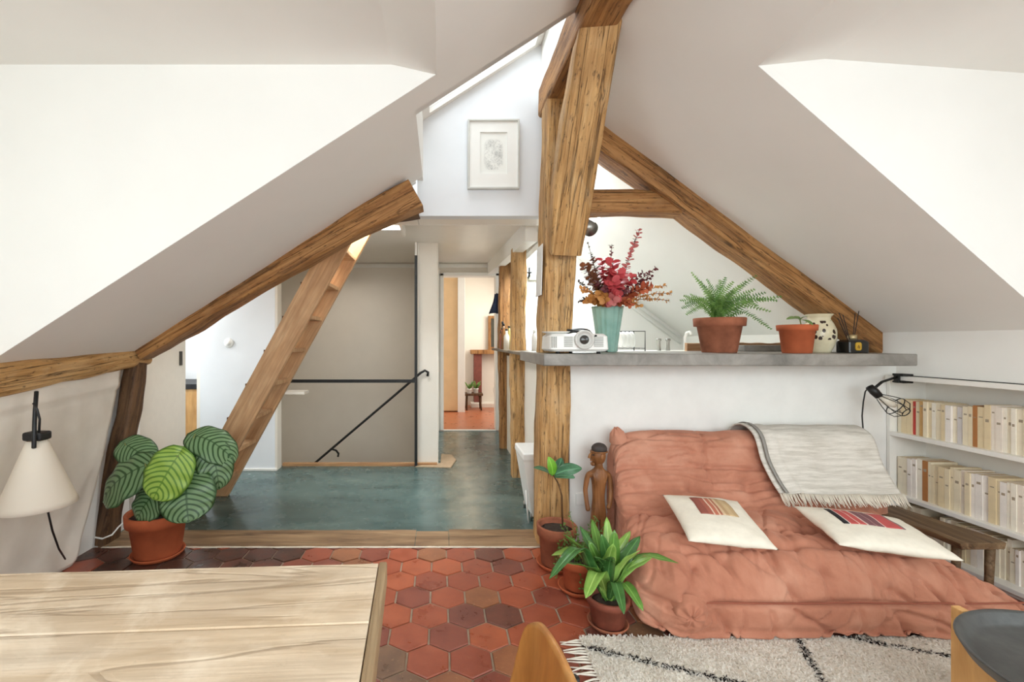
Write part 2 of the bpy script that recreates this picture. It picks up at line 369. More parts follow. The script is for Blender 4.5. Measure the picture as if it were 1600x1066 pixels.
def hexmesh(R, g=0.0045, hgt=0.016, ch=0.003):
    vs = []; fs = []
    for (r, z) in ((R-g, -hgt), (R-g, -ch), (R-g-ch, 0.0)):
        for k in range(6):
            a = math.radians(60*k+30); vs.append((r*math.cos(a), r*math.sin(a), z))
    for l in (0, 1):
        for k in range(6): fs.append((l*6+k, l*6+(k+1) % 6, (l+1)*6+(k+1) % 6, (l+1)*6+k))
    fs.append(tuple(12+k for k in range(6))); return vs, fs
hv, hf = hexmesh(0.16/math.sqrt(3))
tile_meshes = []
for m in TM+TM_DARK:
    me = bpy.data.meshes.new('tile'); me.from_pydata(hv, [], hf); me.materials.append(m); tile_meshes.append(me)
rng = random.Random(11)
stuff_t = MB(); cnt = 0
def clip_hex(cx, cy, ymax):
    """hexagon cut at the doorway strip"""
    R = 0.16/math.sqrt(3)-0.0045
    ring = [(cx+R*math.cos(math.radians(60*k+30)), cy+R*math.sin(math.radians(60*k+30))) for k in range(6)]
    out = []
    for k in range(6):
        a, b = ring[k], ring[(k+1) % 6]
        if a[1] <= ymax: out.append(a)
        if (a[1] <= ymax) != (b[1] <= ymax):
            t = (ymax-a[1])/(b[1]-a[1]); out.append((a[0]+(b[0]-a[0])*t, ymax))
    return out
for k in range(-2, 28):
    Y = 2.349-0.13856*k
    if Y < YB-0.05: break
    for i in range(-16, 20):
        X = 0.034+0.16*i+(0.08 if k % 2 else 0)
        if X < -2.04 or X > 2.88: continue
        mi = rng.choices(range(8), (6, 6, 5, 4, 2, 3, 2, 1))[0]
        far_left = (X < -0.75 and Y > 2.15) or (X < -1.2 and Y > 1.9)  # mostly darker tiles towards the far left of the floor
        if far_left and rng.random() < 0.8: mi = 8+rng.randrange(3)
        dz = rng.uniform(-0.0015, 0.0015)
        if Y > 2.46:
            pts = clip_hex(X, Y, 2.562 if X < 0.62 else 2.64)
            if len(pts) < 3 or max(p[1] for p in pts)-min(p[1] for p in pts) < 0.01: continue
            n = len(pts); vs = [(x, y, -0.016) for x, y in pts]+[(x, y, dz) for x, y in pts]
            o = mk('tile', vs, [tuple(range(n, 2*n))]+[(a, (a+1) % n, n+(a+1) % n, n+a) for a in range(n)], (TM+TM_DARK)[mi], struct_floor)
            cnt += 1; continue
        vis = Y > 1.42 and X < 1.05 and not (X > 0.75 and Y > 1.95)
        if vis:
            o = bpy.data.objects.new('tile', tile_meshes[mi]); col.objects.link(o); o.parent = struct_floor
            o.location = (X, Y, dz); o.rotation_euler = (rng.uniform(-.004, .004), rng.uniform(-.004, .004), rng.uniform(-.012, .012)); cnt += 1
        else:
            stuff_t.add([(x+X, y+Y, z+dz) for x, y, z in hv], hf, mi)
print('tiles as parts', cnt)
o = stuff_t.build('tile_field', TM+TM_DARK, struct_floor); o['kind'] = 'stuff'

# worn oak strip between the two floors
M['strip'] = wood('worn_grey_oak', [(0.2, (96, 74, 54)), (0.45, (142, 112, 82)), (0.7, (176, 146, 110)), (0.85, (196, 170, 136))], axis='X', stretch=9, bs=0.3, cracks=0.35)
st = thing('threshold_strip', 'worn oak threshold strip between red hexagon tiles and teal floor', 'threshold', (0, 2.68, -0.02))
for (a, b, y0, y1) in ((-1.98, -0.15, 2.572, 2.79), (-0.147, 0.05, 2.572, 2.775), (0.053, 0.58, 2.572, 2.80)):
    mb = MB(); n = max(6, int((b-a)/0.06)); vs = []
    for i in range(n+1):
        x = a+(b-a)*i/n
        for (y, z) in ((y0+0.004*noise.noise((x*5, 0, 1)), 0.004), (y1+0.008*noise.noise((x*6, 3, 1)), 0.004)):
            vs += [(x, y, z), (x, y, -0.03)]
    fs = []
    for i in range(n):
        p, q = i*4, i*4+4
        fs += [(p, q, q+2, p+2), (p+1, p, p+2, p+3) if i == 0 else (p, p+1, q+1, q), (p+2, q+2, q+3, p+3)]
    mk('board', vs, fs, M['strip'], st)
mb = MB(); pts = []
for i in range(60):
    x = -1.95+i*2.53/59; pts.append((x, 2.565+0.006*noise.noise((x*7, 1, 5)), 0.001))
mb.tube(pts, [0.010+0.006*noise.noise((i*0.6, 2, 8)) for i in range(60)], 6)
for v in mb.v: v.z = 0.001+(v.z-0.001)*0.3
mb.build('mortar_seam', plain('white_mortar', (214, 202, 184), 0.95, var=0.1, nscale=60, bs=0.4), st, smooth=True)

# teal floor behind, with the stairwell opening
def teal():
    m, nt, b, N, L = newmat('worn_teal_floor_paint')
    v = coords(nt, (1, 1, 1)); n = noise_tex(nt, coords(nt, (0.7, 1.6, 1)), 2.2, 5, 0.6, 0.7)
    c = ramp(nt, [(0.25, (52, 70, 68)), (0.45, (68, 88, 85)), (0.6, (82, 102, 98)), (0.8, (106, 122, 114))], n)
    # worn walking line of the corridor
    sx = N('ShaderNodeSeparateXYZ'); L(v, sx.inputs[0])
    d = math_n(nt, 'ABSOLUTE', math_n(nt, 'SUBTRACT', sx.outputs['X'], math_n(nt, 'ADD', 0.12, math_n(nt, 'MULTIPLY', noise_tex(nt, v, 1.1, 3), 0.2))))
    wm = math_n(nt, 'SUBTRACT', 1.0, math_n(nt, 'DIVIDE', d, 0.32)); wm = math_n(nt, 'MULTIPLY', math_n(nt, 'MAXIMUM', wm, 0), noise_tex(nt, v, 5, 5, 0.65))
    c = mixc(nt, ramp(nt, [(0.18, (0, 0, 0, 1)), (0.55, (0.7, 0.7, 0.7, 1))], wm), c, lin((150, 146, 128)))
    L(c, b.inputs['Base Color']); L(ramp(nt, [(0.3, (0.16, 0.16, 0.16, 1)), (0.7, (0.34, 0.34, 0.34, 1))], noise_tex(nt, v, 6, 5)), b.inputs['Roughness'])
    bump(nt, b, noise_tex(nt, v, 14, 4), 0.05, 0.01); return m
mb = MB()
for (a, b_, c, d) in ((-3.2, 3.0, 2.7, 4.25), (-0.22, 3.0, 4.25, 5.9)): mb.box((a, c, -0.16), (b_, d, 0.0))
struct(mb.build('corridor_floor', teal()))
# terracotta floor of the far room
struct(box('far_room_floor', (0.0, 5.9, -0.12), (1.9, 8.6, 0.004), tile_mat('far_terracotta', (196, 120, 84), (172, 98, 66), 0.5)))
# left wall, door, side room
poly('wall_left', [(-2.0, 1.85, -0.02), (-2.0, 2.86, -0.02), (-2.0, 2.86, 1.06), (-2.0, 1.85, 1.06)], M['plaster_rough'], 0.06, (1, 0, 0))
struct(box('wall_left_front', (-2.4, YB, -0.02), (-2.0, 1.86, 0.94), M['plaster']))
d1 = bpy.data.objects.new('door_1', None); col.objects.link(d1); d1['kind'] = 'structure'
box('leaf', (-2.06, 2.98, 0.01), (-2.02, 3.53, 2.04), plain('off_white_door_paint', (228, 220, 206), 0.5, var=0.02), d1, 0.004)
box('jamb', (-2.05, 2.9, 0.0), (-2.0, 2.965, 2.04), M['white'], d1, 0.003)
box('handle_plate', (-2.022, 3.44, 1.0), (-2.012, 3.475, 1.11), plain('dark_bronze', (70, 62, 54), 0.4, 0.6), d1, 0.003)
struct(box('wall_left_rear', (-2.1, 2.86, 0.0), (-2.062, 3.53, 2.1), M['cream_wall']))
struct(box('wall_side_room', (-3.3, 3.2, 0.0), (-3.2, 5.0, 2.2), M['cool_wall']))
struct(box('wall_side_room_back', (-3.3, 4.95, 0.0), (-2.25, 5.05, 2.2), M['cool_wall']))
struct(box('wall_side_room_front', (-3.3, 3.2, 0.0), (-2.1, 3.3, 2.2), M['cool_wall']))
struct(box('wall_partition', (-2.21, 4.09, 0.0), (-1.52, 4.2, 2.3), M['cool_wall'], None))
struct(box('wall_partition_end', (-1.52, 4.092, 0.0), (-1.5, 4.2, 2.3), M['cream_wall']))
struct(box('baseboard_partition', (-2.2, 4.08, 0.0), (-1.5, 4.09, 0.018), M['white']))
# stairwell
struct(box('wall_stair_left', (-2.3, 4.2, -2.6), (-2.2, 5.95, 2.3), M['cream_wall']))
struct(box('wall_stair_front', (-2.3, 4.15, -2.6), (-0.22, 4.25, -0.16), M['cream_wall']))
struct(box('floor_stair_foot', (-2.3, 4.2, -2.65), (-0.1, 6.0, -2.6), M['cream_wall']))
mb = MB(); mb.box((-2.3, 5.95, -2.6), (0.017, 6.07, 2.32)); mb.box((0.83, 5.95, -0.1), (1.2, 6.07, 2.32)); mb.box((0.017, 5.95, 2.09), (0.83, 6.07, 2.32))
struct(mb.build('wall_back', M['cream_wall']))
struct(box('wall_stair_right', (-0.22, 4.27, -2.6), (-0.02, 5.95, 2.25), M['cream_wall'], None, 0.015))
struct(box('trim_1', (-1.5, 4.225, -0.10), (-0.03, 4.262, 0.028), wood('stair_edge_pine', [(0.3, (164, 118, 80)), (0.6, (196, 152, 108)), (0.8, (214, 176, 134))], axis='X', cracks=0.2)))
sl_v = [(-0.24, 4.20), (0.10, 4.16), (0.16, 4.42), (0.12, 4.62), (0.01, 4.66), (0.0, 4.30)]
k = len(sl_v)
o = mk('stone_slab', [(x, y, 0.0) for x, y in sl_v]+[(x, y, 0.012) for x, y in sl_v], [tuple(range(k, 2*k))]+[(i, (i+1) % k, k+(i+1) % k, k+i) for i in range(k)],
       plain('worn_tan_stone', (176, 150, 120), 0.8, var=0.18, nscale=14, bs=0.3))
props(o, 'worn tan stone patch let into teal floor beside the stair wall', 'stone patch'); bev(o, 0.006)
# corridor ceiling (satin white) with its beam casing
cz = lambda y: 2.07+(y-3.18)*0.165/2.82
def cq(x0, x1, y0, y1): return [(x0, y0, cz(y0)), (x1, y0, cz(y0)), (x1, y1, cz(y1)), (x0, y1, cz(y1))]
polys('ceiling_corridor', [[(-0.15, 3.031, 2.021), (0.86, 3.031, 2.021), (0.86, 3.18, 2.021), (-0.15, 3.18, 2.021)], [(-3.3, 2.925, 2.021), (-0.154, 2.925, 2.021), (-0.154, 3.18, 2.021), (-3.3, 3.18, 2.021)], cq(-3.3, 0.86, 3.56, 6.0), cq(-3.3, -1.0, 3.18, 3.56), cq(-0.3, 0.86, 3.18, 3.56)], M['ceil_gloss'], 0.05, (0, 0.1, -1))
mb = MB()
mb.box((-3.3, 3.18, 2.02), (-1.0, 3.2, 2.09)); mb.box((-0.3, 3.18, 2.02), (0.86, 3.2, 2.09))
mb.box((-1.02, 3.18, 2.02), (-1.0, 3.58, 2.45)); mb.box((-0.3, 3.18, 2.03), (-0.28, 3.58, 2.45)); mb.box((-1.0, 3.56, 2.08), (-0.3, 3.58, 2.45)); mb.box((-1.0, 3.17, 2.02), (-0.3, 3.19, 2.45))  # lining of the hatch, opened to let the added corridor fill through
struct(mb.build('trim_4', M['white']))
struct(box('trim_2', (-2.2, 5.93, 2.17), (0.86, 5.95, 2.215), M['white']))
mk_b = [(0.63, 3.3, 1.93), (0.72, 3.3, 1.93), (0.72, 3.3, 2.10), (0.63, 3.3, 2.10), (0.63, 5.95, 2.08), (0.72, 5.95, 2.08), (0.72, 5.95, 2.24), (0.63, 5.95, 2.24)]
struct(mk('trim_3', mk_b, [(0, 1, 2, 3), (7, 6, 5, 4), (0, 4, 5, 1), (1, 5, 6, 2), (2, 6, 7, 3), (3, 7, 4, 0)], M['white']))
# kitchen shell
struct(box('wall_kitchen_back', (0.74, 4.95, 0), (3.0, 5.05, 3.0), M['plaster']))
struct(box('wall_kitchen_upper', (0.80, 3.03, 2.0), (0.86, 5.0, 2.85), M['plaster']))
struct(box('wall_kitchen_right', (2.70, 2.72, 0), (2.80, 5.0, 1.30), M['plaster']))
# counter wall, knee wall over the bookshelf
struct(box('wall_counter', (0.766, 2.635, 0), (2.90, 2.735, 1.053), M['plaster_rough']))
struct(box('wall_right', (2.70, 1.85, 0.992), (2.80, 2.735, 1.30), M['plaster']))
struct(box('wall_right_low', (2.86, YB, 0), (2.95, 2.70, 1.0), M['plaster']))
# door casing and far room
d2 = bpy.data.objects.new('door_2', None); col.objects.link(d2); d2['kind'] = 'structure'
box('jamb', (0.0, 5.9, 0.0), (0.045, 6.08, 2.09), M['white'], d2, 0.004); box('jamb', (0.735, 5.9, 0.0), (0.83, 6.08, 2.09), M['white'], d2, 0.004)
box('lintel_board', (0.0, 5.9, 2.055), (0.83, 6.08, 2.10), M['white'], d2, 0.004)
box('casing', (-0.05, 5.925, 0.0), (0.0, 5.95, 2.14), M['white'], d2, 0.003)
box('threshold_bar', (0.045, 5.88, 0.0), (0.735, 5.93, 0.012), M['white'], d2, 0.003)
struct(box('wall_far_back', (-1.4, 8.2, 0), (1.9, 8.3, 2.6), M['cream_wall']))
struct(box('wall_far_left', (-1.5, 6.05, 0), (-1.4, 8.3, 2.6), M['cream_wall']))
struct(box('wall_far_right', (1.9, 6.05, 0), (2.0, 8.3, 2.6), M['cream_wall']))
struct(box('wall_far_jut', (-1.4, 7.5, 0), (0.02, 8.3, 2.6), M['cream_wall']))
polys('ceiling_far', [[(-1.5, 6.0, 2.55), (2.0, 6.0, 2.55), (2.0, 8.3, 2.55), (-1.5, 8.3, 2.55)]], M['plaster'], 0.05, (0, 0, -1))
d3 = bpy.data.objects.new('door_3', None); col.objects.link(d3); d3['kind'] = 'structure'
box('leaf', (0.02, 7.44, 0.02), (0.29, 7.48, 2.3), plain('honey_door_veneer', (232, 196, 148), 0.45, var=0.05, nscale=6), d3, 0.004)
box('casing', (0.29, 7.40, 0.0), (0.41, 7.52, 2.4), M['white'], d3, 0.005)
box('door_edge', (0.29, 7.52, 0.0), (0.33, 8.2, 2.4), M['white'], d3)

# ------------------------------------------------------------------ timbers of the roof truss
t = timber('king_post', [(0.672, 2.695, 0), (0.672, 2.69, 0.5), (0.685, 2.695, 1.1), (0.71, 2.70, 1.9), (0.715, 2.71, 2.66)], [(0.195, 0.185), (0.175, 0.18), (0.18, 0.18), (0.185, 0.18), (0.16, 0.17)], (0, 1, 0), M['beam_gold'], seed=1, rough=0.011)
props(t, 'tall golden oak king post rising through the end of the concrete counter', 'post')
t = timber('ridge_brace', [(0.712, 2.56, 1.70), (0.712, 2.42, 2.02), (0.735, 2.06, 2.70)], [(0.17, 0.13), (0.2, 0.15), (0.19, 0.15)], (0, -1, 0.5), M['beam_gold'], seed=2, rough=0.011)
props(t, 'leaning oak brace from king post up to the ridge beam', 'brace')
t = timber('ridge_beam', [(0.72, 2.86, 2.72), (0.725, 2.0, 2.715), (0.72, -0.6, 2.72)], [(0.18, 0.19), (0.185, 0.2), (0.18, 0.2)], (0, 0, 1), M['beam_brown'], seed=3, rough=0.01)
props(t, 'thick oak ridge beam at the peak above the leaning brace', 'beam')
t = timber('rafter', [P(226, 552, 2.78), P(336, 481, 2.78), P(450, 415, 2.78), P(560, 350, 2.78), P(651, 308, 2.78)],
           [(0.16, 0.09), (0.16, 0.11), (0.16, 0.125), (0.17, 0.15), (0.17, 0.18)], (-0.5, 0, 1), M['beam_brown'], seed=4, rough=0.012)
props(t, 'rough brown oak rafter sloping up over the loft ladder', 'beam')
t = timber('purlin_stub', [P(590, 345, 2.95), P(654, 333, 2.93)], [(0.12, 0.03), (0.14, 0.06)], (0, 0, 1), M['beam_dark'], seed=9, rough=0.01)
props(t, 'short dark timber stub under the upper end of the sloping rafter', 'timber stub')
t = timber('wall_plate', [(-1.915, 2.87, 1.105), (-1.925, 2.4, 1.065), (-1.935, 1.95, 1.02), (-1.94, 1.45, 0.985)], [(0.13, 0.13), (0.14, 0.135), (0.14, 0.14), (0.14, 0.14)], (0, 0, 1), M['beam_gold'], seed=5, rough=0.012, rad=0.035)
props(t, 'rounded low oak wall plate above the linen hanging and cone lamp', 'beam')
t = timber('wall_brace', [(-2.03, 2.64, 0), (-1.99, 2.68, 0.3), (-1.925, 2.75, 0.75), (-1.90, 2.77, 1.06)], [(0.17, 0.13), (0.12, 0.12), (0.09, 0.1), (0.09, 0.1)], (0, 1, 0), M['beam_dark'], seed=6, rough=0.012)
props(t, 'dark crooked oak brace leaning behind the linen hanging', 'brace')
t = timber('rafter', [P(920, 209, 2.80), P(1150, 380, 2.80), P(1372, 541, 2.80)], [(0.17, 0.15), (0.17, 0.145), (0.17, 0.15)], (0.6, 0, 1), M['beam_brown'], seed=7, rough=0.008)
props(t, 'straight oak rafter sloping down to counter beside the striped vase and diffuser'.replace('striped ', ''), 'beam')
t = timber('collar_beam', [P(896, 320, 2.82), P(985, 318, 2.82), P(1082, 322, 2.82)], [(0.15, 0.14), (0.15, 0.145), (0.15, 0.13)], (0, 0, 1), M['beam_brown'], seed=8, rough=0.007)
props(t, 'short horizontal oak collar beam between king post and sloping rafter', 'beam')
t = timber('kitchen_post', [(0.69, 3.93, 0), (0.68, 3.93, 0.9), (0.695, 3.93, 2.0)], [(0.13, 0.13), (0.125, 0.12), (0.13, 0.12)], (0, 1, 0), M['beam_gold'], seed=12, rough=0.012)
props(t, 'slim oak post in front of the spice bottles in the corridor', 'post')
t = timber('kitchen_post', [(0.735, 4.98, 0), (0.72, 4.98, 1.0), (0.735, 4.98, 2.06)], [(0.14, 0.13), (0.14, 0.12), (0.14, 0.12)], (0, 1, 0), M['beam_brown'], seed=13, rough=0.012)
props(t, 'brown oak post beside the far doorway, under the hanging blue cloth', 'post')
# ------------------------------------------------------------------ shared object materials
M['pine'] = wood('pale_pine', [(0.25, (178, 134, 92)), (0.5, (206, 164, 122)), (0.75, (224, 188, 148))], axis='Z', stretch=8, bs=0.12, cracks=0.18, crackcol=(120, 80, 48))
M['terracotta'] = plain('terracotta_pot', (176, 92, 58), 0.8, var=0.12, nscale=14, bs=0.12, spec=0.2)
M['terracotta_aged'] = plain('limed_terracotta_pot', (150, 92, 68), 0.85, var=0.32, nscale=11, bs=0.2, spec=0.2)
M['terracotta_dark'] = plain('damp_terracotta_pot', (126, 68, 52), 0.6, var=0.25, nscale=16, bs=0.2, spec=0.3)
M['soil'] = plain('potting_soil', (52, 40, 30), 0.95, var=0.4, nscale=80, bs=0.6)
M['black'] = plain('matt_black_metal', (28, 27, 26), 0.45, 0.3, var=0.1)
M['black_plastic'] = plain('black_plastic', (24, 24, 25), 0.5, var=0.1)
M['steel'] = plain('brushed_steel', (150, 148, 142), 0.35, 0.9, var=0.1)
M['white_plastic'] = plain('white_plastic', (236, 235, 230), 0.4, var=0.01)
M['grey_plastic'] = plain('grey_plastic', (170, 168, 160), 0.5, var=0.03)
def concrete():
    m, nt, b, N, L = newmat('polished_grey_concrete')
    v = coords(nt); n = noise_tex(nt, v, 5, 6, 0.65, 0.4)
    L(ramp(nt, [(0.3, (104, 100, 94)), (0.5, (132, 127, 120)), (0.7, (158, 152, 144))], n), b.inputs['Base Color'])
    b.inputs['Roughness'].default_value = 0.4; bump(nt, b, noise_tex(nt, v, 40, 4), 0.12, 0.004); return m
M['concrete'] = concrete()

# ------------------------------------------------------------------ counter
CT = 1.1215
ct = box('countertop', (0.548, 2.36, CT-0.064), (2.535, 3.06, CT), M['concrete'], None, 0.006)
props(ct, 'long grey polished concrete bar counter above the sofa', 'counter')

# ------------------------------------------------------------------ ladder
d = Vector((1.098, 0, 2.017)); TOPZ = 2.015
ld = thing('loft_ladder', 'steep pale pine loft ladder with flat treads rising from teal floor', 'ladder', (-1.68, 3.24, 0))
def lx(z): return -1.629+1.098*z/2.017
for Yc in (3.06, 3.42):
    prof = [(-1.745, 0), (lx(0), 0), (lx(TOPZ), TOPZ), (lx(TOPZ)-0.185, TOPZ), (-1.745, (-1.745+0.185+1.629)*2.017/1.098+0.0)]
    vs = [(x, Yc-0.018, z) for x, z in prof]+[(x, Yc+0.018, z) for x, z in prof]
    k = 5
    o = mk('stringer', vs, [tuple(range(k)), tuple(range(2*k-1, k-1, -1))]+[(i, k+i, k+(i+1) % k, (i+1) % k) for i in range(k)], M['pine'])
    R = Matrix.Rotation(math.atan2(1.098, 2.017), 4, 'Y')   # grain along the stringer
    c = Vector((-1.68, Yc, 0)); o.data.transform(R.inverted() @ Matrix.Translation(-c)); o.matrix_world = Matrix.Translation(c) @ R
    o.parent = ld; o.location = c-wloc(ld); bev(o, 0.003)
for k in range(8):
    z = 0.21+0.232*k
    if z > TOPZ-0.05: break
    a = lx(z)-0.165; b = lx(z)-0.02
    mb = MB(); mb.box((a, 3.078, z-0.028), (b, 3.402, z)); o = mb.build('tread', M['pine'], ld); bev(o, 0.003)
    mb = MB(); mb.box((a-0.035, 3.045, z-0.03), (a+0.006, 3.075, z-0.008)); mb.build('tread_peg', M['beam_dark'], ld)

# ------------------------------------------------------------------ stair guard
g = thing('stair_guard', 'thin black metal stair guard post with crossbar at stairwell edge', 'railing', (-0.225, 4.215, 0))
gx = (650-CX)*4.215/F
MB().box((gx-0.013, 4.20, 0.0), (gx+0.013, 4.226, 2.0)).build('post', M['black'], g)
MB().box((gx-0.009, 4.205, 2.0), (gx+0.009, 4.223, 2.125)).build('post_extension', M['white'], g)
MB().box((-1.50, 4.205, 0.795), (gx-0.013, 4.222, 0.825)).build('crossbar', M['black'], g)
hr = thing('handrail', 'slanting black iron handrail descending beside the stair guard post', 'handrail', (gx, 4.3, 0))
pts = [P(668, 588, 4.245), P(669, 582, 4.245), P(664, 579, 4.243), P(657, 583, 4.242), P(640, 598, 4.245), P(600, 632, 4.29), P(560, 666, 4.32), P(520, 700, 4.35), P(480, 734, 4.38), P(440, 768, 4.40)]
MB().tube(pts, 0.012, 8).build('rail', M['black'], hr, True)
MB().tube([P(518, 702, 4.352), P(525, 704, 4.38), P(529, 709, 4.40), P(528, 714, 4.40)], 0.01, 6).build('bracket', M['black'], hr, True)
MB().tube([P(650, 590, 4.222), P(650, 590, 4.243)], 0.009, 6).build('bracket', M['black'], hr, True)
o = MB().lathe([(0.0, 0), (0.042, 0), (0.044, 0.006), (0.034, 0.010), (0.018, 0.012), (0.017, 0.02), (0.0, 0.02)], 24).build('light_dimmer', M['white_plastic'], None, True)
o.rotation_euler = (math.pi/2, 0, 0); o.location = P(358, 536, 4.088); props(o, 'small round white dimmer knob on the cool white partition wall', 'light switch')
box_sh = box('wall_ledge', (-1.5, 4.25, 0.68), (-1.30, 4.40, 0.705), M['cream_wall']); props(box_sh, 'small cream ledge on partition end behind the ladder', 'ledge')

# ------------------------------------------------------------------ picture
pic = thing('framed_print', 'white framed pencil etching with wide mat above the corridor', 'picture', (0.35, 2.94, 2.19))
x0, x1, z0, z1 = 0.180, 0.520, 2.19, 2.648
fr = 0.012; mfr = plain('pale_silver_frame', (206, 206, 200), 0.35, 0.3, var=0.03)
for (a, b, c, e) in ((x0, x1, z0, z0+fr), (x0, x1, z1-fr, z1), (x0, x0+fr, z0+fr, z1-fr), (x1-fr, x1, z0+fr, z1-fr)): box('frame', (a, 2.915, c), (b, 2.948, e), mfr, pic, 0.002)
ox0, ox1, oz0, oz1 = 0.262, 0.440, 2.292, 2.565
mb = MB()
for (a, b, c, e) in ((x0+fr, ox0, z0+fr, z1-fr), (ox1, x1-fr, z0+fr, z1-fr), (ox0, ox1, z0+fr, oz0), (ox0, ox1, oz1, z1-fr)): mb.box((a, 2.926, c), (b, 2.932, e))
mb.build('mat', plain('ivory_mat_board', (238, 237, 232), 0.9, var=0.01), pic)
def sketch():
    m, nt, b, N, L = newmat('pencil_drawing')
    v = coords(nt, (1, 1, 1), 'UV'); n = noise_tex(nt, v, 4.5, 4, 0.6, 1.8)
    ln = math_n(nt, 'ABSOLUTE', math_n(nt, 'SUBTRACT', math_n(nt, 'FRACT', math_n(nt, 'MULTIPLY', n, 7)), 0.5))
    l = ramp(nt, [(0.0, (1, 1, 1, 1)), (0.16, (0, 0, 0, 1))], ln)
    t = ramp(nt, [(0.42, (0, 0, 0, 1)), (0.68, (0.8, 0.8, 0.8, 1))], noise_tex(nt, v, 3.2, 3, 0.6))
    sx = N('ShaderNodeSeparateXYZ'); L(v, sx.inputs[0])
    dx = math_n(nt, 'DIVIDE', math_n(nt, 'SUBTRACT', sx.outputs['X'], 0.5), 0.34); dy = math_n(nt, 'DIVIDE', math_n(nt, 'SUBTRACT', sx.outputs['Y'], 0.47), 0.36)
    rr = math_n(nt, 'ADD', math_n(nt, 'POWER', math_n(nt, 'ABSOLUTE', dx), 4), math_n(nt, 'POWER', math_n(nt, 'ABSOLUTE', dy), 4))
    msk = ramp(nt, [(0.6, (1, 1, 1, 1)), (1.0, (0, 0, 0, 1))], rr)
    k = math_n(nt, 'MULTIPLY', math_n(nt, 'MINIMUM', math_n(nt, 'ADD', math_n(nt, 'MULTIPLY', l, 0.5), math_n(nt, 'MULTIPLY', t, 0.5)), 1), msk)
    L(mixc(nt, k, lin((234, 234, 228)), lin((120, 120, 118))), b.inputs['Base Color']); b.inputs['Roughness'].default_value = 0.9; return m
mk('print', [(ox0-0.01, 2.934, oz0-0.01), (ox1+0.01, 2.934, oz0-0.01), (ox1+0.01, 2.934, oz1+0.01), (ox0-0.01, 2.934, oz1+0.01), (ox0-0.01, 2.940, oz0-0.01), (ox1+0.01, 2.940, oz0-0.01), (ox1+0.01, 2.940, oz1+0.01), (ox0-0.01, 2.940, oz1+0.01)],
   [(0, 1, 2, 3), (4, 7, 6, 5), (0, 4, 5, 1), (1, 5, 6, 2), (2, 6, 7, 3), (3, 7, 4, 0)], sketch(), pic, uv=[(0, 0), (1, 0), (1, 1), (0, 1)]*2)

# ------------------------------------------------------------------ bookcase
bc = thing('bookcase', 'low white built-in bookcase running along the knee wall', 'bookcase', (2.75, 2.3, 0))
Y0, Y1, XF, XBk = 1.30, 2.632, 2.640, 2.858
SH = [0.045, 0.305, 0.660, 0.990]
for i, z in enumerate(SH): box('shelf', (XF-(0.03 if i == 3 else 0), Y0, z-0.024), (XBk, Y1-0.02, z), M['white'], bc, 0.003)
box('side_panel', (XF, Y1-0.02, 0.0), (XBk, Y1, 0.990), M['white'], bc, 0.002)
box('back_panel', (XBk-0.008, Y0, 0.0), (XBk, Y1-0.02, 0.985), M['white'], bc)
box('kickboard', (XF+0.02, Y0, 0.0), (XF+0.035, Y1-0.02, 0.021), M['white'], bc)
CREAMS = [(240, 229, 206), (236, 222, 194), (244, 236, 220), (232, 216, 184), (238, 226, 212), (228, 208, 170), (242, 234, 226)]
BM = [plain('cream_book_cover_%d' % i, c, 0.6, var=0.05, nscale=24) for i, c in enumerate(CREAMS)]
M['paper_block'] = plain('book_pages', (216, 196, 164), 0.9, var=0.12, nscale=90)
M['print_grey'] = plain('grey_print', (166, 150, 128), 0.8)
BX = {'red': plain('red_book_cover', (190, 60, 54), 0.5), 'brown': plain('tan_book_cover', (178, 118, 66), 0.6), 'ochre': plain('ochre_book_cover', (204, 160, 100), 0.6), 'grey': plain('pale_grey_book_cover', (212, 206, 204), 0.6), 'navy': plain('navy_print', (48, 56, 76), 0.6)}
NAMES = ['top', 'middle', 'bottom']
HUES = ['cream', 'light buff', 'pale ivory', 'buff', 'cream', 'straw coloured', 'off-white']
def nth(n): return '%d%s' % (n, 'th' if 10 < n % 100 < 14 else {1: 'st', 2: 'nd', 3: 'rd'}.get(n % 10, 'th'))
def book(y1, y0, zb, h, dep, xf, cover, label, group, tilt=0.0):
    """a paperback standing on its tail, spine towards the room (-X)"""
    c = thing('paperback_book', label, 'book', (xf, (y0+y1)/2, zb), group)
    t = y1-y0; a, b = -t/2, t/2
    mb = MB(); mb.box((0, a, 0), (0.0016, b, h)); mb.box((0.0016, a, 0), (dep, a+0.0012, h)); mb.box((0.0016, b-0.0012, 0), (dep, b, h)); mb.build('cover', cover, c, world=False)
    MB().box((0.0016, a+0.0012, 0.001), (dep-0.003, b-0.0012, h-0.001)).build('pages', M['paper_block'], c, world=False)
    if t > 0.009:
        r = random.Random(int(y0*9999)+int(zb*77)); p = r.uniform(0.55, 0.85); q = p+r.uniform(0.02, 0.07)
        MB().box((-0.0004, a+t*0.22, h*p), (0.0001, b-t*0.22, h*q)).build('spine_title', M['print_grey'], c, world=False)
    return c
rb = random.Random(3); nb = 0
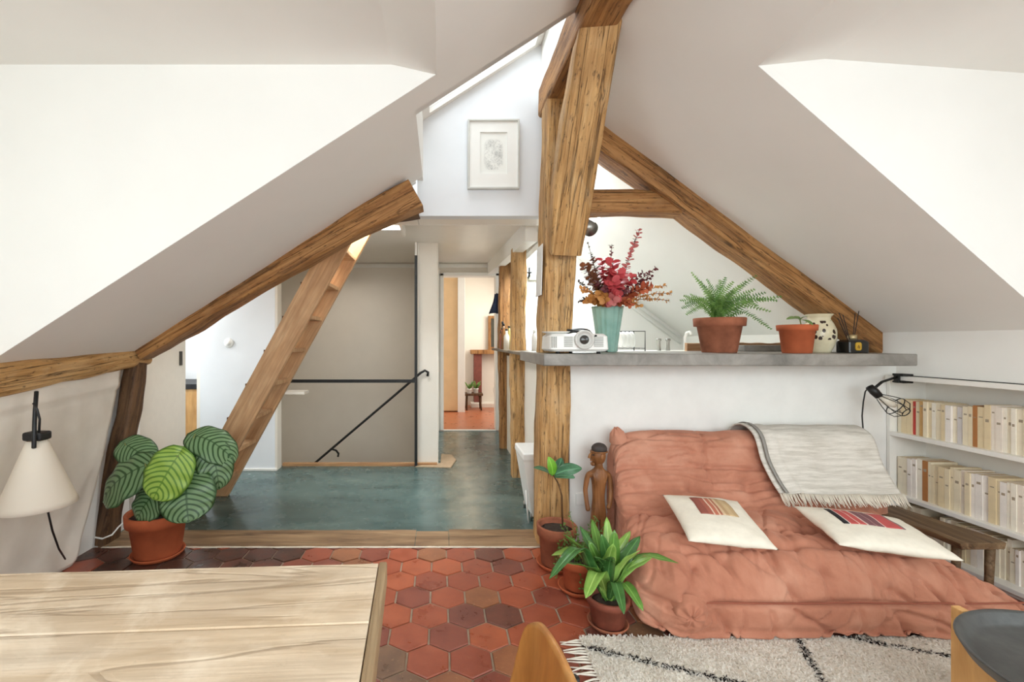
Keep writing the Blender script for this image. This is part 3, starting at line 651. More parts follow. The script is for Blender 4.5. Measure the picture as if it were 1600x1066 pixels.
for si, (zs, hr_, dep) in enumerate(((SH[2], (0.185, 0.215), 0.135), (SH[1], (0.205, 0.225), 0.15), (SH[0], (0.16, 0.205), 0.14))):
    y = Y1-0.03; i = 0; hprev = rb.uniform(*hr_)
    while y > 1.52:
        t = rb.uniform(0.012, 0.03)
        if rb.random() < 0.25: hprev = rb.uniform(*hr_)
        h = hprev+rb.uniform(-0.004, 0.004); xf = XF+0.03+rb.uniform(0, 0.012)
        if si == 2: xf += 0.02+0.02*rb.random()
        cov = rb.choice(BM); lab = '%s %s paperback, %s from the lamp end of the %s shelf' % ('thin' if t < 0.018 else ('thick' if t > 0.024 else 'slim'), HUES[BM.index(cov)], nth(i+1), NAMES[si]); grp = 'cream paperbacks on the %s shelf' % NAMES[si]
        if si == 0 and i == 3: cov, lab, t = BX['red'], 'red-spined paperback near the cage lamp on the top shelf', 0.013
        elif si == 0 and i == 5: cov, lab, t = BX['ochre'], 'ochre paperback close to the cage lamp on the top shelf', 0.02
        elif si == 1 and i == 5: cov, lab, t, h = BX['brown'], 'tan brown book standing out on the middle shelf', 0.026, 0.222
        elif si == 0 and i == 16: cov, lab = BX['brown'], 'dark tan book among cream ones on the top shelf'
        elif si == 0 and i == 13: cov, lab = BX['grey'], 'pale grey paperback on the top shelf'.replace('paperback on', 'paperback among cream ones on')
        else: pass
        shared = 'lamp end of' in lab
        book(y, y-t, zs, h, dep*rb.uniform(0.94, 1.0), xf, cov, lab, grp if shared else None)
        y -= t+0.0012; i += 1; nb += 1
print('books', nb)

# ------------------------------------------------------------------ cage clamp lamp with cord
cl = thing('clamp_lamp', 'black wire cage clamp lamp clipped to the bookcase top', 'lamp', P(1388, 588, 2.55))
a = P(1392, 583, 2.5); b = P(1362, 612, 2.46)
mb = MB(); mb.box((2.60, 2.50, 0.992), (2.66, 2.56, 1.004)); mb.box((2.60, 2.50, 0.952), (2.66, 2.56, 0.962)); mb.box((2.592, 2.515, 0.952), (2.602, 2.545, 1.004))
bev(mb.build('clamp', M['black'], cl), 0.002)
MB().tube([(2.595, 2.53, 0.985), P(1378, 597, 2.50), P(1366, 607, 2.47)], 0.007, 8).build('arm', M['black'], cl, True)
s0, s1 = P(1358, 604, 2.46), P(1374, 620, 2.44); MB().tube([s0, s0.lerp(s1, .5), s1], [0.018, 0.022, 0.019], 14).build('socket', M['black'], cl, True)
ax = (P(1416, 645, 2.40)-s1); L_ = ax.length; ax.normalize(); e1 = ax.orthogonal().normalized(); e2 = ax.cross(e1)
for i in range(6):
    th = i*math.pi/3; dr = e1*math.cos(th)+e2*math.sin(th)
    MB().tube([s1+dr*0.017, s1+ax*L_*0.3+dr*0.036, s1+ax*L_*0.6+dr*0.052, s1+ax*L_*0.85+dr*0.048, s1+ax*L_+dr*0.022], 0.0021, 6).build('cage_wire', M['black'], cl, True)
for (q, r) in ((0.6, 0.052), (1.0, 0.022)):
    c = s1+ax*L_*q; MB().tube([c+(e1*math.cos(t)+e2*math.sin(t))*r for t in [k*2*math.pi/20 for k in range(20)]], 0.0023, 6, closed=True).build('cage_ring', M['black'], cl, True)
mb = MB(); mb.tube([s1, s1+ax*0.03, s1+ax*0.06, s1+ax*0.085], [0.012, 0.022, 0.024, 0.008], 14); mb.build('bulb', plain('clear_bulb_glass', (214, 206, 190), 0.1), cl, True)
cpts = [s0, P(1352, 612, 2.50), P(1349, 628, 2.52), P(1347, 650, 2.56), P(1350, 690, 2.61), P(1352, 730, 2.61), P(1357, 765, 2.61), P(1362, 790, 2.60), P(1359, 800, 2.58)]
MB().tube(cpts, 0.0035, 6).build('cord', M['black_plastic'], cl, True)
c = P(1352, 703, 2.605); bev(box('cord_switch', (c.x-0.016, c.y-0.012, c.z-0.03), (c.x+0.016, c.y+0.012, c.z+0.03), M['black_plastic'], cl), 0.004)
c = P(1357, 782, 2.62); bev(box('plug', (c.x-0.02, c.y-0.02, c.z-0.02), (c.x+0.02, c.y+0.012, c.z+0.02), M['black_plastic'], cl), 0.005)
o = box('black_cable', (2.655, 1.9, 0.9905), (2.659, 2.60, 0.9945), M['black_plastic']); props(o, 'thin black cable lying along the top of the bookcase', 'cable')
o = box('wall_outlet', (0.80, 2.623, 0.22), (0.865, 2.636, 0.29), M['white_plastic'], None, 0.004); props(o, 'white wall outlet low on the counter wall behind wooden figure', 'outlet')

# ------------------------------------------------------------------ sofa
def velvet():
    m, nt, b, N, L = newmat('dusty_terracotta_velvet')
    v = coords(nt); n = noise_tex(nt, v, 5, 5, 0.6, 0.3); n2 = noise_tex(nt, v, 26, 4, 0.6, 0.6)
    c = ramp(nt, [(0.28, (166, 108, 86)), (0.5, (187, 128, 104)), (0.72, (202, 148, 124))], n)
    L(c, b.inputs['Base Color']); b.inputs['Roughness'].default_value = 0.9; b.inputs['Specular IOR Level'].default_value = 0.15
    b.inputs['Sheen Weight'].default_value = 0.35; b.inputs['Sheen Tint'].default_value = lin((236, 190, 170)); b.inputs['Sheen Roughness'].default_value = 0.45
    bump(nt, b, n2, 0.22, 0.012); return m
M['velvet'] = velvet()
def resample(pts, n, closed=True):
    pts = [Vector(p) for p in pts]; k = len(pts); out = []
    # catmull-rom
    dense = []
    for i in range(k if closed else k-1):
        p0, p1, p2, p3 = (pts[(i-1) % k], pts[i], pts[(i+1) % k], pts[(i+2) % k]) if closed else (pts[max(i-1, 0)], pts[i], pts[i+1], pts[min(i+2, k-1)])
        for j in range(24):
            t = j/24; dense.append(0.5*((2*p1)+(p2-p0)*t+(2*p0-5*p1+4*p2-p3)*t*t+(3*p1-p0-3*p2+p3)*t**3))
    if not closed: dense.append(pts[-1])
    seg = dense+[dense[0]] if closed else dense
    L = [0]
    for i in range(len(seg)-1): L.append(L[-1]+(seg[i+1]-seg[i]).length)
    j = 0
    for i in range(n):
        s = L[-1]*i/(n if closed else n-1)
        while j < len(L)-2 and L[j+1] < s: j += 1
        t = (s-L[j])/max(1e-9, L[j+1]-L[j]); out.append(seg[j].lerp(seg[j+1], t))
    return out
def xl(Y, z): return 0.955-0.155*max(0, min(1, (2.45-Y)/0.62))**1.2
def xr(Y, z): return 2.335+0.185*max(0, min(1, (2.45-Y)/0.62))**1.2
def loft(name, prof, core, disp, parent, ns=150, nu=130, pw=5.0, minr=0.0, slump=None, slumpY=9.0, post=None):
    ring = resample([(y, z, 0) for y, z in prof], nu); vs = []; fs = []; C = Vector((core[0], core[1], 0))
    for i in range(ns+1):
        s = -1+2*i/ns; s = math.sin(s*math.pi/2)*0.55+s*0.45; e = abs(s)
        k = max(0.0, 1-e**pw)**(1/pw); k = minr+(1-minr)*k
        for j, p in enumerate(ring):
            q = C+(p-C)*k; Y, z = q.x, q.y
            if slump and p.y < C.y: z = C.y+(p.y-C.y)*(0.45+0.55*k)
            if slump and s > 0 and p.x < slumpY: z = (C.y+(p.y-C.y)*max(k, 0.55))*max(0.0, 1-e**slump)**(1/slump)
            a, b = xl(q.x, q.y), xr(q.x, q.y); x = (a+b)/2+(b-a)/2*s
            nrm = (p-ring[(j+3) % nu]).normalized() if False else (ring[(j+1) % nu]-ring[j-1]).normalized(); nv = Vector((nrm.y, -nrm.x, 0))
            if nv.dot(p-C) < 0: nv = -nv
            dd = disp(x, p.x, p.y, s)*k
            vs.append(Vector((x, Y+nv.x*dd, max(0.012, z+nv.y*dd))))
    for i in range(ns):
        for j in range(nu): fs.append((i*nu+j, i*nu+(j+1) % nu, (i+1)*nu+(j+1) % nu, (i+1)*nu+j))
    for base in (0, ns*nu):
        c = sum((vs[base+j] for j in range(nu)), Vector())/nu; n = len(vs); vs.append(c)
        for j in range(nu): fs.append((base+j, base+(j+1) % nu, n))
    if post: post(vs)
    o = mk(name, vs, fs, M['velvet'], parent, True); return o
def gs(x, w): return math.exp(-(x/w)**2)
sofa = thing('sofa', 'low dusty pink crumpled velvet lounge sofa against counter wall', 'sofa', (1.65, 2.1, 0))
def fold(x, y, z, fx, fy, sd): return noise.noise((x*fx+sd, y*fy, z*fy+sd*2))
def crease(x, y, z, w=0.10): 
    n = abs(noise.noise((x, y, z))); return max(0.0, 1-n/w)**1.4
def sat(v): return max(0.0, min(1.0, v))
def d_seat(x, Y, z, s):
    d = 0.014*noise.noise((x*3.1, Y*3, z*3+4))+0.006*noise.noise((x*8, Y*8, z*8))
    top = sat((z-0.2)/0.06); front = sat((1.90-Y)/0.06)
    for yy in (2.03, 1.905): d -= 0.020*gs(Y-yy-0.014*noise.noise((x*3, 1, yy)), 0.016)*top
    d -= top*0.021*crease(x*5.5+Y*3, Y*2.2, 3.0)+top*0.014*crease(x*11-Y*4, Y*4, 7.0, 0.14)
    d += top*0.012*noise.noise((x*14, Y*4, 2))
    d -= 0.030*gs(z-0.150-0.007*noise.noise((x*4, 2, 2)), 0.010)*front                  # long front seam
    d -= 0.014*gs(z-0.040, 0.014)*front
    up = front*sat((z-0.15)/0.02)*sat(1.15-(z-0.15)/0.19)
    d -= up*0.032*crease((x+0.55*(z-.15))*6.2, z*2.0, 1.5, 0.16)+up*0.018*crease((x-0.5*(z-.15))*13, z*3, 5.5, 0.2)
    d += up*0.010*noise.noise((x*9, 1, z*3))
    lo = front*sat((0.15-z)/0.02)
    d -= lo*0.024*crease((x+0.9*z)*5, z*5, 2.5, 0.12)+lo*0.013*crease((x-0.6*z)*10, z*8, 8.5, 0.12)
    for xs in (1.30, 1.66, 2.02): d -= 0.012*gs(x-xs-0.15*(0.15-z), 0.010)*lo
    for xs, ys in ((1.30, 2.03), (1.66, 2.03), (2.02, 2.03)): d -= 0.032*gs(math.hypot(x-xs, Y-ys), 0.045)*top
    e = abs(s); d -= 0.030*sat((e-0.80)/0.2)*crease(z*7, Y*6, 3, 0.2)
    return d
def gather(vs):
    """pinched, pleated front corner"""
    ax = Vector((-0.28, -0.95, -0.10)).normalized(); a = ax.orthogonal().normalized(); b = ax.cross(a)
    C = min(vs, key=lambda v: (v-Vector((0.985, 1.765, 0.125))).length).copy()
    for v in vs:
        d = v-C; h = d.dot(ax); q = d-ax*h; t = q.length/0.15
        if t >= 1 or h < -0.12: continue
        th = math.atan2(q.dot(b), q.dot(a)); w_ = (1-t*t)**2
        off = 0.046*w_-0.012*(0.5+0.5*math.sin(9*th+1.2*math.sin(2*th)))*min(1, t*5)*(1-t)
        v += ax*off
    GC.append((C+ax*0.046, ax))
GC = []
seat_prof = [(2.40, 0.02), (2.44, 0.16), (2.40, 0.30), (2.22, 0.350), (2.06, 0.345), (1.95, 0.325), (1.865, 0.292), (1.795, 0.232), (1.756, 0.150), (1.750, 0.06), (1.775, 0.014), (2.1, 0.014)]
loft('seat', seat_prof, (2.06, 0.165), d_seat, sofa, 300, 220, 6.0, slump=1.9, post=gather)
def d_back(x, Y, z, s):
    d = 0.012*noise.noise((x*3, Y*3+9, z*3))+0.006*noise.noise((x*7, Y*7, z*9))
    front = sat((2.54-Y)/0.05)
    for zz, dp in ((0.605, 0.010), (0.515, 0.026), (0.425, 0.022), (0.375, 0.014)): d -= dp*gs(z-zz-0.014*noise.noise((x*3.2, zz*9, 1)), 0.0085)*front
    d -= front*0.022*crease(x*2.2, 3, z*17, 0.14)+front*0.012*crease(x*4+z*3, 9, z*26, 0.14)
    d += front*0.012*noise.noise((x*2.6, 3, z*20))
    d -= 0.014*front*gs(x-1.45-0.02*math.sin(z*9), 0.008)*sat((z-0.4)/0.05)
    for xs, zs in ((1.33, 0.435), (1.62, 0.435), (1.98, 0.435)): d -= 0.034*gs(math.hypot(x-xs, (z-zs)*1.2), 0.036)*front
    e = abs(s); d -= 0.024*sat((e-0.82)/0.18)*crease(z*12, Y*6, 7, 0.2)
    return d
back_prof = [(2.60, 0.03), (2.612, 0.30), (2.60, 0.58), (2.555, 0.668), (2.49, 0.688), (2.425, 0.650), (2.385, 0.53), (2.31, 0.42), (2.19, 0.345), (2.16, 0.24), (2.25, 0.08), (2.40, 0.02)]
loft('backrest', back_prof, (2.44, 0.33), d_back, sofa, 260, 210, 9.0, slump=3.2, slumpY=2.30)
# gathered corner: a pleated dome sunk into the arm end
def tuft(c, ax, r, hgt, nm, pl=9):
    ax = Vector(ax).normalized(); a = ax.orthogonal().normalized(); b = ax.cross(a); vs = []; fs = []; n, k = 90, 16
    for i in range(k+1):
        t = i/k; rr = r*(1-t); h = hgt*math.sin(min(1, t*1.15)*math.pi/2)-0.022*max(0, (t-0.78)/0.22)**1.5-0.03*max(0, (0.25-t)/0.25)
        for j in range(n):
            th = 2*math.pi*j/n; w_ = math.sin(t*math.pi)**1.2*0.010*(0.5+0.5*math.sin(th*pl+1.5*math.sin(th*2)))
            vs.append(Vector(c)+ax*(h-w_)+(a*math.cos(th)+b*math.sin(th))*rr)
    for i in range(k):
        for j in range(n): fs.append((i*n+j, i*n+(j+1) % n, (i+1)*n+(j+1) % n, (i+1)*n+j))
    mk(nm, vs, fs, M['velvet'], sofa, True)
tuft(GC[0][0]-GC[0][1]*0.012, GC[0][1], 0.068, 0.024, 'corner_gather', 8)
tuft((0.995, 2.50, 0.660), (-0.35, -0.25, 1.0), 0.05, 0.05, 'corner_knob', 5)
# stitched seam welts on the front
for pts in ([(x, 1.763+0.002*noise.noise((x*5, 0, 0)), 0.150+0.006*noise.noise((x*4, 2, 2))) for x in [1.02+i*0.03 for i in range(48)]],):
    MB().tube(pts, 0.0035, 6).build('front_seam', plain('seam_thread', (150, 86, 66), 0.9), sofa, True)

# ------------------------------------------------------------------ throw
def weave(name, c1, c2, freq):
    m, nt, b, N, L = newmat(name)
    v = coords(nt, (1, 1, 1), 'UV'); n = noise_tex(nt, coords(nt, (3, freq, 1), 'UV'), 1.0, 5, 0.7)
    c = ramp(nt, [(0.3, c1), (0.62, c2)], n)
    w_ = N('ShaderNodeTexWave'); w_.inputs['Scale'].default_value = 60; w_.inputs['Distortion'].default_value = 1.5; w_.bands_direction = 'Y'; L(v, w_.inputs['Vector'])
    c = mixc(nt, 0.14, c, w_.outputs['Color'], 'MULTIPLY')
    L(c, b.inputs['Base Color']); b.inputs['Roughness'].default_value = 0.95; b.inputs['Specular IOR Level'].default_value = 0.1
    bump(nt, b, noise_tex(nt, coords(nt, (90, 240, 1), 'UV'), 1, 3), 0.3, 0.003); return m
th = thing('throw_blanket', 'grey cream woven throw with fringe draped over the sofa back', 'blanket', (2.0, 2.45, 0.70))
tp = resample([(2.622, 0.52, 0), (2.615, 0.62, 0), (2.565, 0.690, 0), (2.49, 0.708, 0), (2.41, 0.668, 0), (2.368, 0.55, 0), (2.312, 0.455, 0), (2.27, 0.405, 0)], 60, False)
vs = []; fs = []; uv = []; nx = 60
for i in range(60):
    p = tp[i]; t = i/59
    for j in range(nx+1):
        s = j/nx; a = 1.665+0.05*t+0.02*math.sin(t*7)*0.4; b = 2.335+0.012*t; x = a+(b-a)*s
        f = 0.006*noise.noise((x*8, t*3, 1))+0.006*math.sin(x*26+t*3)*t*0.6+(0.018*gs(s-0.03, 0.05)+0.012*gs(s-0.17, 0.03))*(0.3+0.7*t)
        q = tp[min(i+1, 59)]-tp[max(i-1, 0)]; n = Vector((q.y, -q.x, 0)).normalized(); n = -n if n.dot(Vector((p.x-2.47, p.y-0.45, 0))) < 0 else n
        vs.append((x, p.x+n.x*(f+0.008), p.y+n.y*(f+0.008))); uv.append((s, t))
for i in range(59):
    for j in range(nx): fs.append((i*(nx+1)+j, i*(nx+1)+j+1, (i+1)*(nx+1)+j+1, (i+1)*(nx+1)+j))
o = mk('cloth', vs, fs, weave('grey_cream_weave', (190, 182, 170), (230, 224, 214), 26), th, True, uv)
m_ = o.modifiers.new('thick', 'SOLIDIFY'); m_.thickness = 0.007; m_.offset = 1
# darker selvedge band and fringe
vs2 = []; fs2 = []
for i in range(60):
    for j in (2, 4): v = Vector(vs[i*(nx+1)+j]); vs2.append(v+Vector((0, -0.009, 0.004)))
for i in range(59): fs2.append((2*i, 2*i+1, 2*i+3, 2*i+2))
o = mk('selvedge_stripe', vs2, fs2, plain('slate_stripe', (146, 142, 136), 0.95), th, True); m_ = o.modifiers.new('thick', 'SOLIDIFY'); m_.thickness = 0.004
mb = MB(); rf = random.Random(5)
for j in range(0, nx+1):
    for q in range(2):
        s = min(1, (j+q*0.5)/nx); p = Vector(vs[59*(nx+1)+min(nx, j)])+Vector((q*0.005, -0.004, 0)); x = p.x
        L_ = rf.uniform(0.045, 0.075); dx = rf.uniform(-0.012, 0.012)
        mb.tube([p, p+Vector((dx*0.4, -0.016, -L_*0.45)), p+Vector((dx, -0.034, -L_*0.8))], [0.0024, 0.003, 0.0015], 5)
o = mb.build('fringe', plain('cream_fringe', (222, 212, 196), 0.95), th, True); o['kind'] = 'stuff'

# ------------------------------------------------------------------ cushions
def stripes(name, bands, axis='X'):
    m, nt, b, N, L = newmat(name); v = coords(nt, (1, 1, 1), 'UV'); sx = N('ShaderNodeSeparateXYZ'); L(v, sx.inputs[0])
    r = N('ShaderNodeValToRGB'); r.color_ramp.interpolation = 'CONSTANT'; el = r.color_ramp.elements
    while len(el) < len(bands): el.new(0.5)
    for e, (p, c) in zip(el, bands): e.position = p; e.color = lin(c)
    L(sx.outputs[axis], r.inputs['Fac']); c = mixc(nt, 0.3, r.outputs['Color'], ramp(nt, [(0.3, (0.7, 0.7, 0.7, 1)), (0.7, (1, 1, 1, 1))], noise_tex(nt, coords(nt, (60, 60, 1), 'UV'), 1, 3)), 'MULTIPLY')
    L(c, b.inputs['Base Color']); b.inputs['Roughness'].default_value = 0.95; return m
M['cushion'] = plain('cream_wool_cover', (232, 224, 208), 0.95, var=0.04, nscale=40, bs=0.25, spec=0.1)
def cushion(label, c, ex, ey, w, h, t, smat, pu, pv):
    ex = Vector(ex).normalized(); ey = Vector(ey); ey = (ey-ex*ey.dot(ex)).normalized(); ez = ex.cross(ey)
    root = thing('cushion', label, 'cushion', c); n = 40; vs = []; fs = []; c = Vector(c)
    def hgt(u, v): return t/2*max(0, (1-abs(u)**2.6)*(1-abs(v)**2.6))**0.55
    def pos(u, v, sg, off=0):
        k = 1-0.045*(1-abs(u)**2)*(abs(v)**3); k2 = 1-0.045*(1-abs(v)**2)*(abs(u)**3)
        return c+ex*(u*w/2*k2)+ey*(v*h/2*k)+ez*(sg*hgt(u, v)+off+0.004*noise.noise((u*3, v*3, w*9)))
    for sg in (1, -1):
        for i in range(n+1):
            for j in range(n+1): vs.append(pos(-1+2*i/n, -1+2*j/n, sg))
    N1 = (n+1)**2
    for i in range(n):
        for j in range(n):
            a = i*(n+1)+j; fs.append((a, a+n+1, a+n+2, a+1)); fs.append((N1+a, N1+a+1, N1+a+n+2, N1+a+n+1))
    o = mk('cover', vs, fs, M['cushion'], root, True)
    bm = bmesh.new(); bm.from_mesh(o.data); bmesh.ops.remove_doubles(bm, verts=bm.verts, dist=0.0005); bm.to_mesh(o.data); bm.free()
    vs = []; fs = []; uv = []; k = 16
    for i in range(k+1):
        for j in range(k+1):
            u = pu[0]+(pu[1]-pu[0])*i/k; v = pv[0]+(pv[1]-pv[0])*j/k; vs.append(pos(u, v, 1, 0.0025)); uv.append((i/k, j/k))
    for i in range(k):
        for j in range(k): a = i*(k+1)+j; fs.append((a, a+k+1, a+k+2, a+1))
    o = mk('woven_panel', vs, fs, smat, root, True, uv); m_ = o.modifiers.new('thick', 'SOLIDIFY'); m_.thickness = 0.002
    return root
s1m = stripes('rust_sand_stripes', [(0, (150, 84, 70)), (0.22, (170, 96, 78)), (0.34, (226, 200, 178)), (0.38, (190, 112, 88)), (0.48, (222, 190, 160)), (0.52, (172, 104, 80)), (0.58, (214, 186, 150)), (0.66, (190, 156, 116)), (0.76, (206, 178, 136)), (0.88, (196, 166, 124))])
s2m = stripes('red_plum_stripes', [(0, (44, 38, 40)), (0.09, (222, 206, 196)), (0.11, (192, 84, 80)), (0.24, (224, 190, 178)), (0.26, (196, 88, 84)), (0.37, (220, 196, 186)), (0.40, (130, 88, 92)), (0.52, (170, 130, 126)), (0.54, (126, 84, 88)), (0.66, (226, 190, 178)), (0.68, (194, 86, 84)), (0.95, (150, 120, 118))])
cushion('cream cushion with rust and sand stripes nearer the bird nest fern', (1.225, 1.985, 0.392), (0.31, -0.055, -0.01), (0.02, 0.29, 0.06), 0.335, 0.36, 0.085, s1m, (-0.42, 0.50), (-0.15, 0.66))
cushion('cream cushion with red and plum blocks nearer the bookcase', (1.865, 1.925, 0.366), (0.42, -0.05, -0.038), (0.08, 0.20, 0.03), 0.455, 0.30, 0.085, s2m, (-0.60, 0.45), (-0.20, 0.62))

# ------------------------------------------------------------------ rustic bench between sofa and bookcase
M['rustic'] = wood('weathered_bench_wood', [(0.22, (76, 56, 40)), (0.5, (122, 96, 70)), (0.78, (166, 140, 108))], axis='Y', stretch=9, bs=0.4)
bn = thing('rustic_bench', 'small weathered plank bench wedged between sofa and bookcase', 'bench', (2.50, 2.2, 0))
vs = []; fs = []; n = 22
for i in range(n+1):
    y = 1.985+0.46*i/n; cx = 2.425+0.015*math.sin(i*0.3)-0.02*(i/n); hw = 0.105+0.012*noise.noise((y*6, 1, 2))
    for (dx, z) in ((-1, 0.288), (1, 0.288), (1, 0.258), (-1, 0.258)): vs.append((cx+dx*hw*(0.93 if z < 0.27 else 1), y, z+0.004*noise.noise((y*9, dx, z*9))))
for i in range(n):
    for k in range(4): fs.append((i*4+k, i*4+(k+1) % 4, (i+1)*4+(k+1) % 4, (i+1)*4+k))
fs += [(3, 2, 1, 0), tuple(n*4+k for k in range(4))]
bev(mk('plank', vs, fs, M['rustic'], bn), 0.004)
for (x, y) in ((2.50, 2.03), (2.49, 2.40), (2.36, 2.40), (2.37, 2.05)): MB().tube([(x, y, 0.0), (x-0.01*(1 if x > 2.5 else -1), y, 0.26)], [0.014, 0.017], 10).build('leg', M['rustic'], bn, True)
# ------------------------------------------------------------------ front table
M['tabletop'] = wood('bleached_table_wood', [(0.22, (178, 150, 118)), (0.40, (218, 194, 164)), (0.6, (236, 216, 190)), (0.8, (244, 230, 210))], axis='X', stretch=5, bs=0.3, cracks=0.28, rough=0.5, crackcol=(124, 98, 72), weather=0.55, wcol=(242, 226, 204), speck=0.12)
tb = thing('dining_table', 'long pale weathered plank dining table in the near corner', 'table', (-0.106, 0.886, 0))
tw, tz = 0.92, 0.75
rt = random.Random(21)
ys = [0.0, -0.19, -0.40, -0.56, -0.76, -tw]
for i in range(5):
    y1, y0 = ys[i]-0.0007, ys[i+1]+0.0007
    vs = []; fs = []; n = 40
    for k in range(n+1):
        x = -1.78+(1.78-0.017)*k/n
        a = (0.004*noise.noise((x*6, 4, 4)) if i == 0 else 0)
        for (y, z) in ((y0, tz-0.045), (y1+a, tz-0.045), (y1+a, tz-0.004), (y1+a-0.004, tz+0.0008*noise.noise((x*5, i, 0))), (y0+0.002, tz+0.0008*noise.noise((x*5, i+9, 0))), (y0, tz-0.002)):
            vs.append((x, y, z))
    for k in range(n):
        for j in range(6): fs.append((k*6+j, k*6+(j+1) % 6, (k+1)*6+(j+1) % 6, (k+1)*6+j))
    fs += [(5, 4, 3, 2, 1, 0), tuple(n*6+j for j in range(6))]
    o = mk('plank', vs, fs, M['tabletop'], tb, world=False)
    o.data.transform(Matrix.Translation((0, 0, -tz))); o.location = (0, 0, tz)
bev(MB().box((-0.016, -tw, -0.045), (0.0, 0.004, 0.0)).build('end_cleat', wood('cleat_wood', [(0.25, (136, 112, 82)), (0.6, (178, 152, 118)), (0.85, (200, 178, 148))], axis='Y', stretch=7, cracks=0.2, crackcol=(122, 92, 62)), tb, world=False), 0.004).location = (0, 0, tz)
for (x, y) in ((-0.14, -0.10), (-1.68, -0.10), (-0.14, -0.82), (-1.68, -0.82)): bev(MB().box((x-0.04, y-0.04, 0), (x+0.04, y+0.04, tz-0.045)).build('leg', M['tabletop'], tb, world=False), 0.004)
tb.rotation_euler = (0, 0, 0.058)

# ------------------------------------------------------------------ chair at the table end
M['plywood'] = wood('honey_plywood', [(0.25, (182, 114, 52)), (0.5, (214, 150, 80)), (0.78, (232, 178, 112))], axis='Z', stretch=5, bs=0.06, cracks=0.0, knots=False, rough=0.35, spec=0.5)
ch = thing('chair', 'honey plywood chair with black frame at the table end', 'chair', (0.05, 0.74, 0))
cp = resample([Vector((x, y, z)) for x, y, z in ((0.150, 0.992, 0.405), (0.166, 0.988, 0.455), (0.178, 0.982, 0.530), (0.190, 0.974, 0.566), (0.202, 0.955, 0.586), (0.212, 0.925, 0.598), (0.222, 0.85, 0.606), (0.230, 0.77, 0.602), (0.234, 0.70, 0.600), (0.230, 0.60, 0.590), (0.205, 0.535, 0.560), (0.17, 0.51, 0.48), (0.15, 0.505, 0.41))], 60, False)
vs = []; fs = []; n, k = 59, 16
for p in cp:
    for j in range(k+1):
        q = j/k; zb = 0.40; z = zb+(p.z-zb)*q; lean = -0.030*(1-q)**1.5*sat((p.z-0.42)/0.1); vs.append((p.x+lean, p.y, z))
for i in range(n):
    for j in range(k): a = i*(k+1)+j; fs.append((a, a+1, a+k+2, a+k+1))
o = mk('backrest', vs, fs, M['plywood'], ch, True); m_ = o.modifiers.new('thick', 'SOLIDIFY'); m_.thickness = 0.012; m_.offset = 0
vs = []; fs = []
for i in range(21):
    for j in range(21):
        u, v = -1+i/10, -1+j/10; q = math.hypot(u*math.sqrt(1-v*v/2), v*math.sqrt(1-u*u/2)); su, sv = u*math.sqrt(1-v*v/2*0.6), v*math.sqrt(1-u*u/2*0.6)
        vs.append((0.0+su*0.19, 0.73+sv*0.195, 0.435-0.012*(1-q*q)))
for i in range(20):
    for j in range(20): a = i*21+j; fs.append((a, a+1, a+22, a+21))
o = mk('seat', vs, fs, M['plywood'], ch, True); m_ = o.modifiers.new('thick', 'SOLIDIFY'); m_.thickness = 0.014
for (x, y) in ((-0.15, 0.58), (-0.15, 0.88), (0.15, 0.58), (0.15, 0.88)): MB().tube([(x*1.2, 0.73+(y-0.73)*1.15, 0), (x, y, 0.425)], 0.010, 8).build('leg', M['black'], ch, True)
for y in (0.64, 0.82): MB().tube([(0.13, y, 0.42), (0.21, y, 0.42), (0.238, y, 0.46), (0.248, y, 0.57)], 0.009, 8).build('back_support', M['black'], ch, True)

# ------------------------------------------------------------------ tray table in the near right corner
M['birch'] = wood('pale_birch_panel', [(0.3, (204, 152, 92)), (0.55, (224, 176, 116)), (0.8, (236, 196, 142))], axis='Z', stretch=5, bs=0.06, cracks=0.0, knots=False, rough=0.5)
tr = thing('tray_stool', 'pale birch stool under the round black tray', 'stool', (1.75, 0.98, 0))
bev(box('side_panel', (1.502, 0.70, 0.0), (1.528, 1.310, 0.377), M['birch'], tr), 0.003)
bev(box('side_panel', (1.93, 0.70, 0.0), (1.956, 1.310, 0.377), M['birch'], tr), 0.003)
bev(box('corner_horn', (1.502, 1.279, 0.375), (1.528, 1.310, 0.412), M['birch'], tr), 0.003)
bev(box('crosspiece', (1.528, 0.90, 0.30), (1.93, 0.925, 0.376), M['birch'], tr), 0.003)
bev(box('crosspiece', (1.528, 1.10, 0.05), (1.93, 1.125, 0.12), M['birch'], tr), 0.003)
def traymat():
    m, nt, b, N, L = newmat('worn_black_iron'); v = coords(nt); n = noise_tex(nt, v, 9, 6, 0.65)
    L(ramp(nt, [(0.3, (58, 58, 58)), (0.6, (84, 84, 82)), (0.8, (112, 110, 106))], n), b.inputs['Base Color'])
    b.inputs['Metallic'].default_value = 0.35; b.inputs['Roughness'].default_value = 0.42; return m
o = MB().lathe([(0.0, 0.0), (0.27, 0.0), (0.285, 0.008), (0.300, 0.036), (0.302, 0.040), (0.298, 0.041), (0.290, 0.036), (0.276, 0.014), (0.262, 0.006), (0.0, 0.005)], 72, (1.59, 0.98, 0.378)).build('round_tray', traymat(), None, True)
props(o, 'large round black metal tray resting on the birch stool', 'tray')

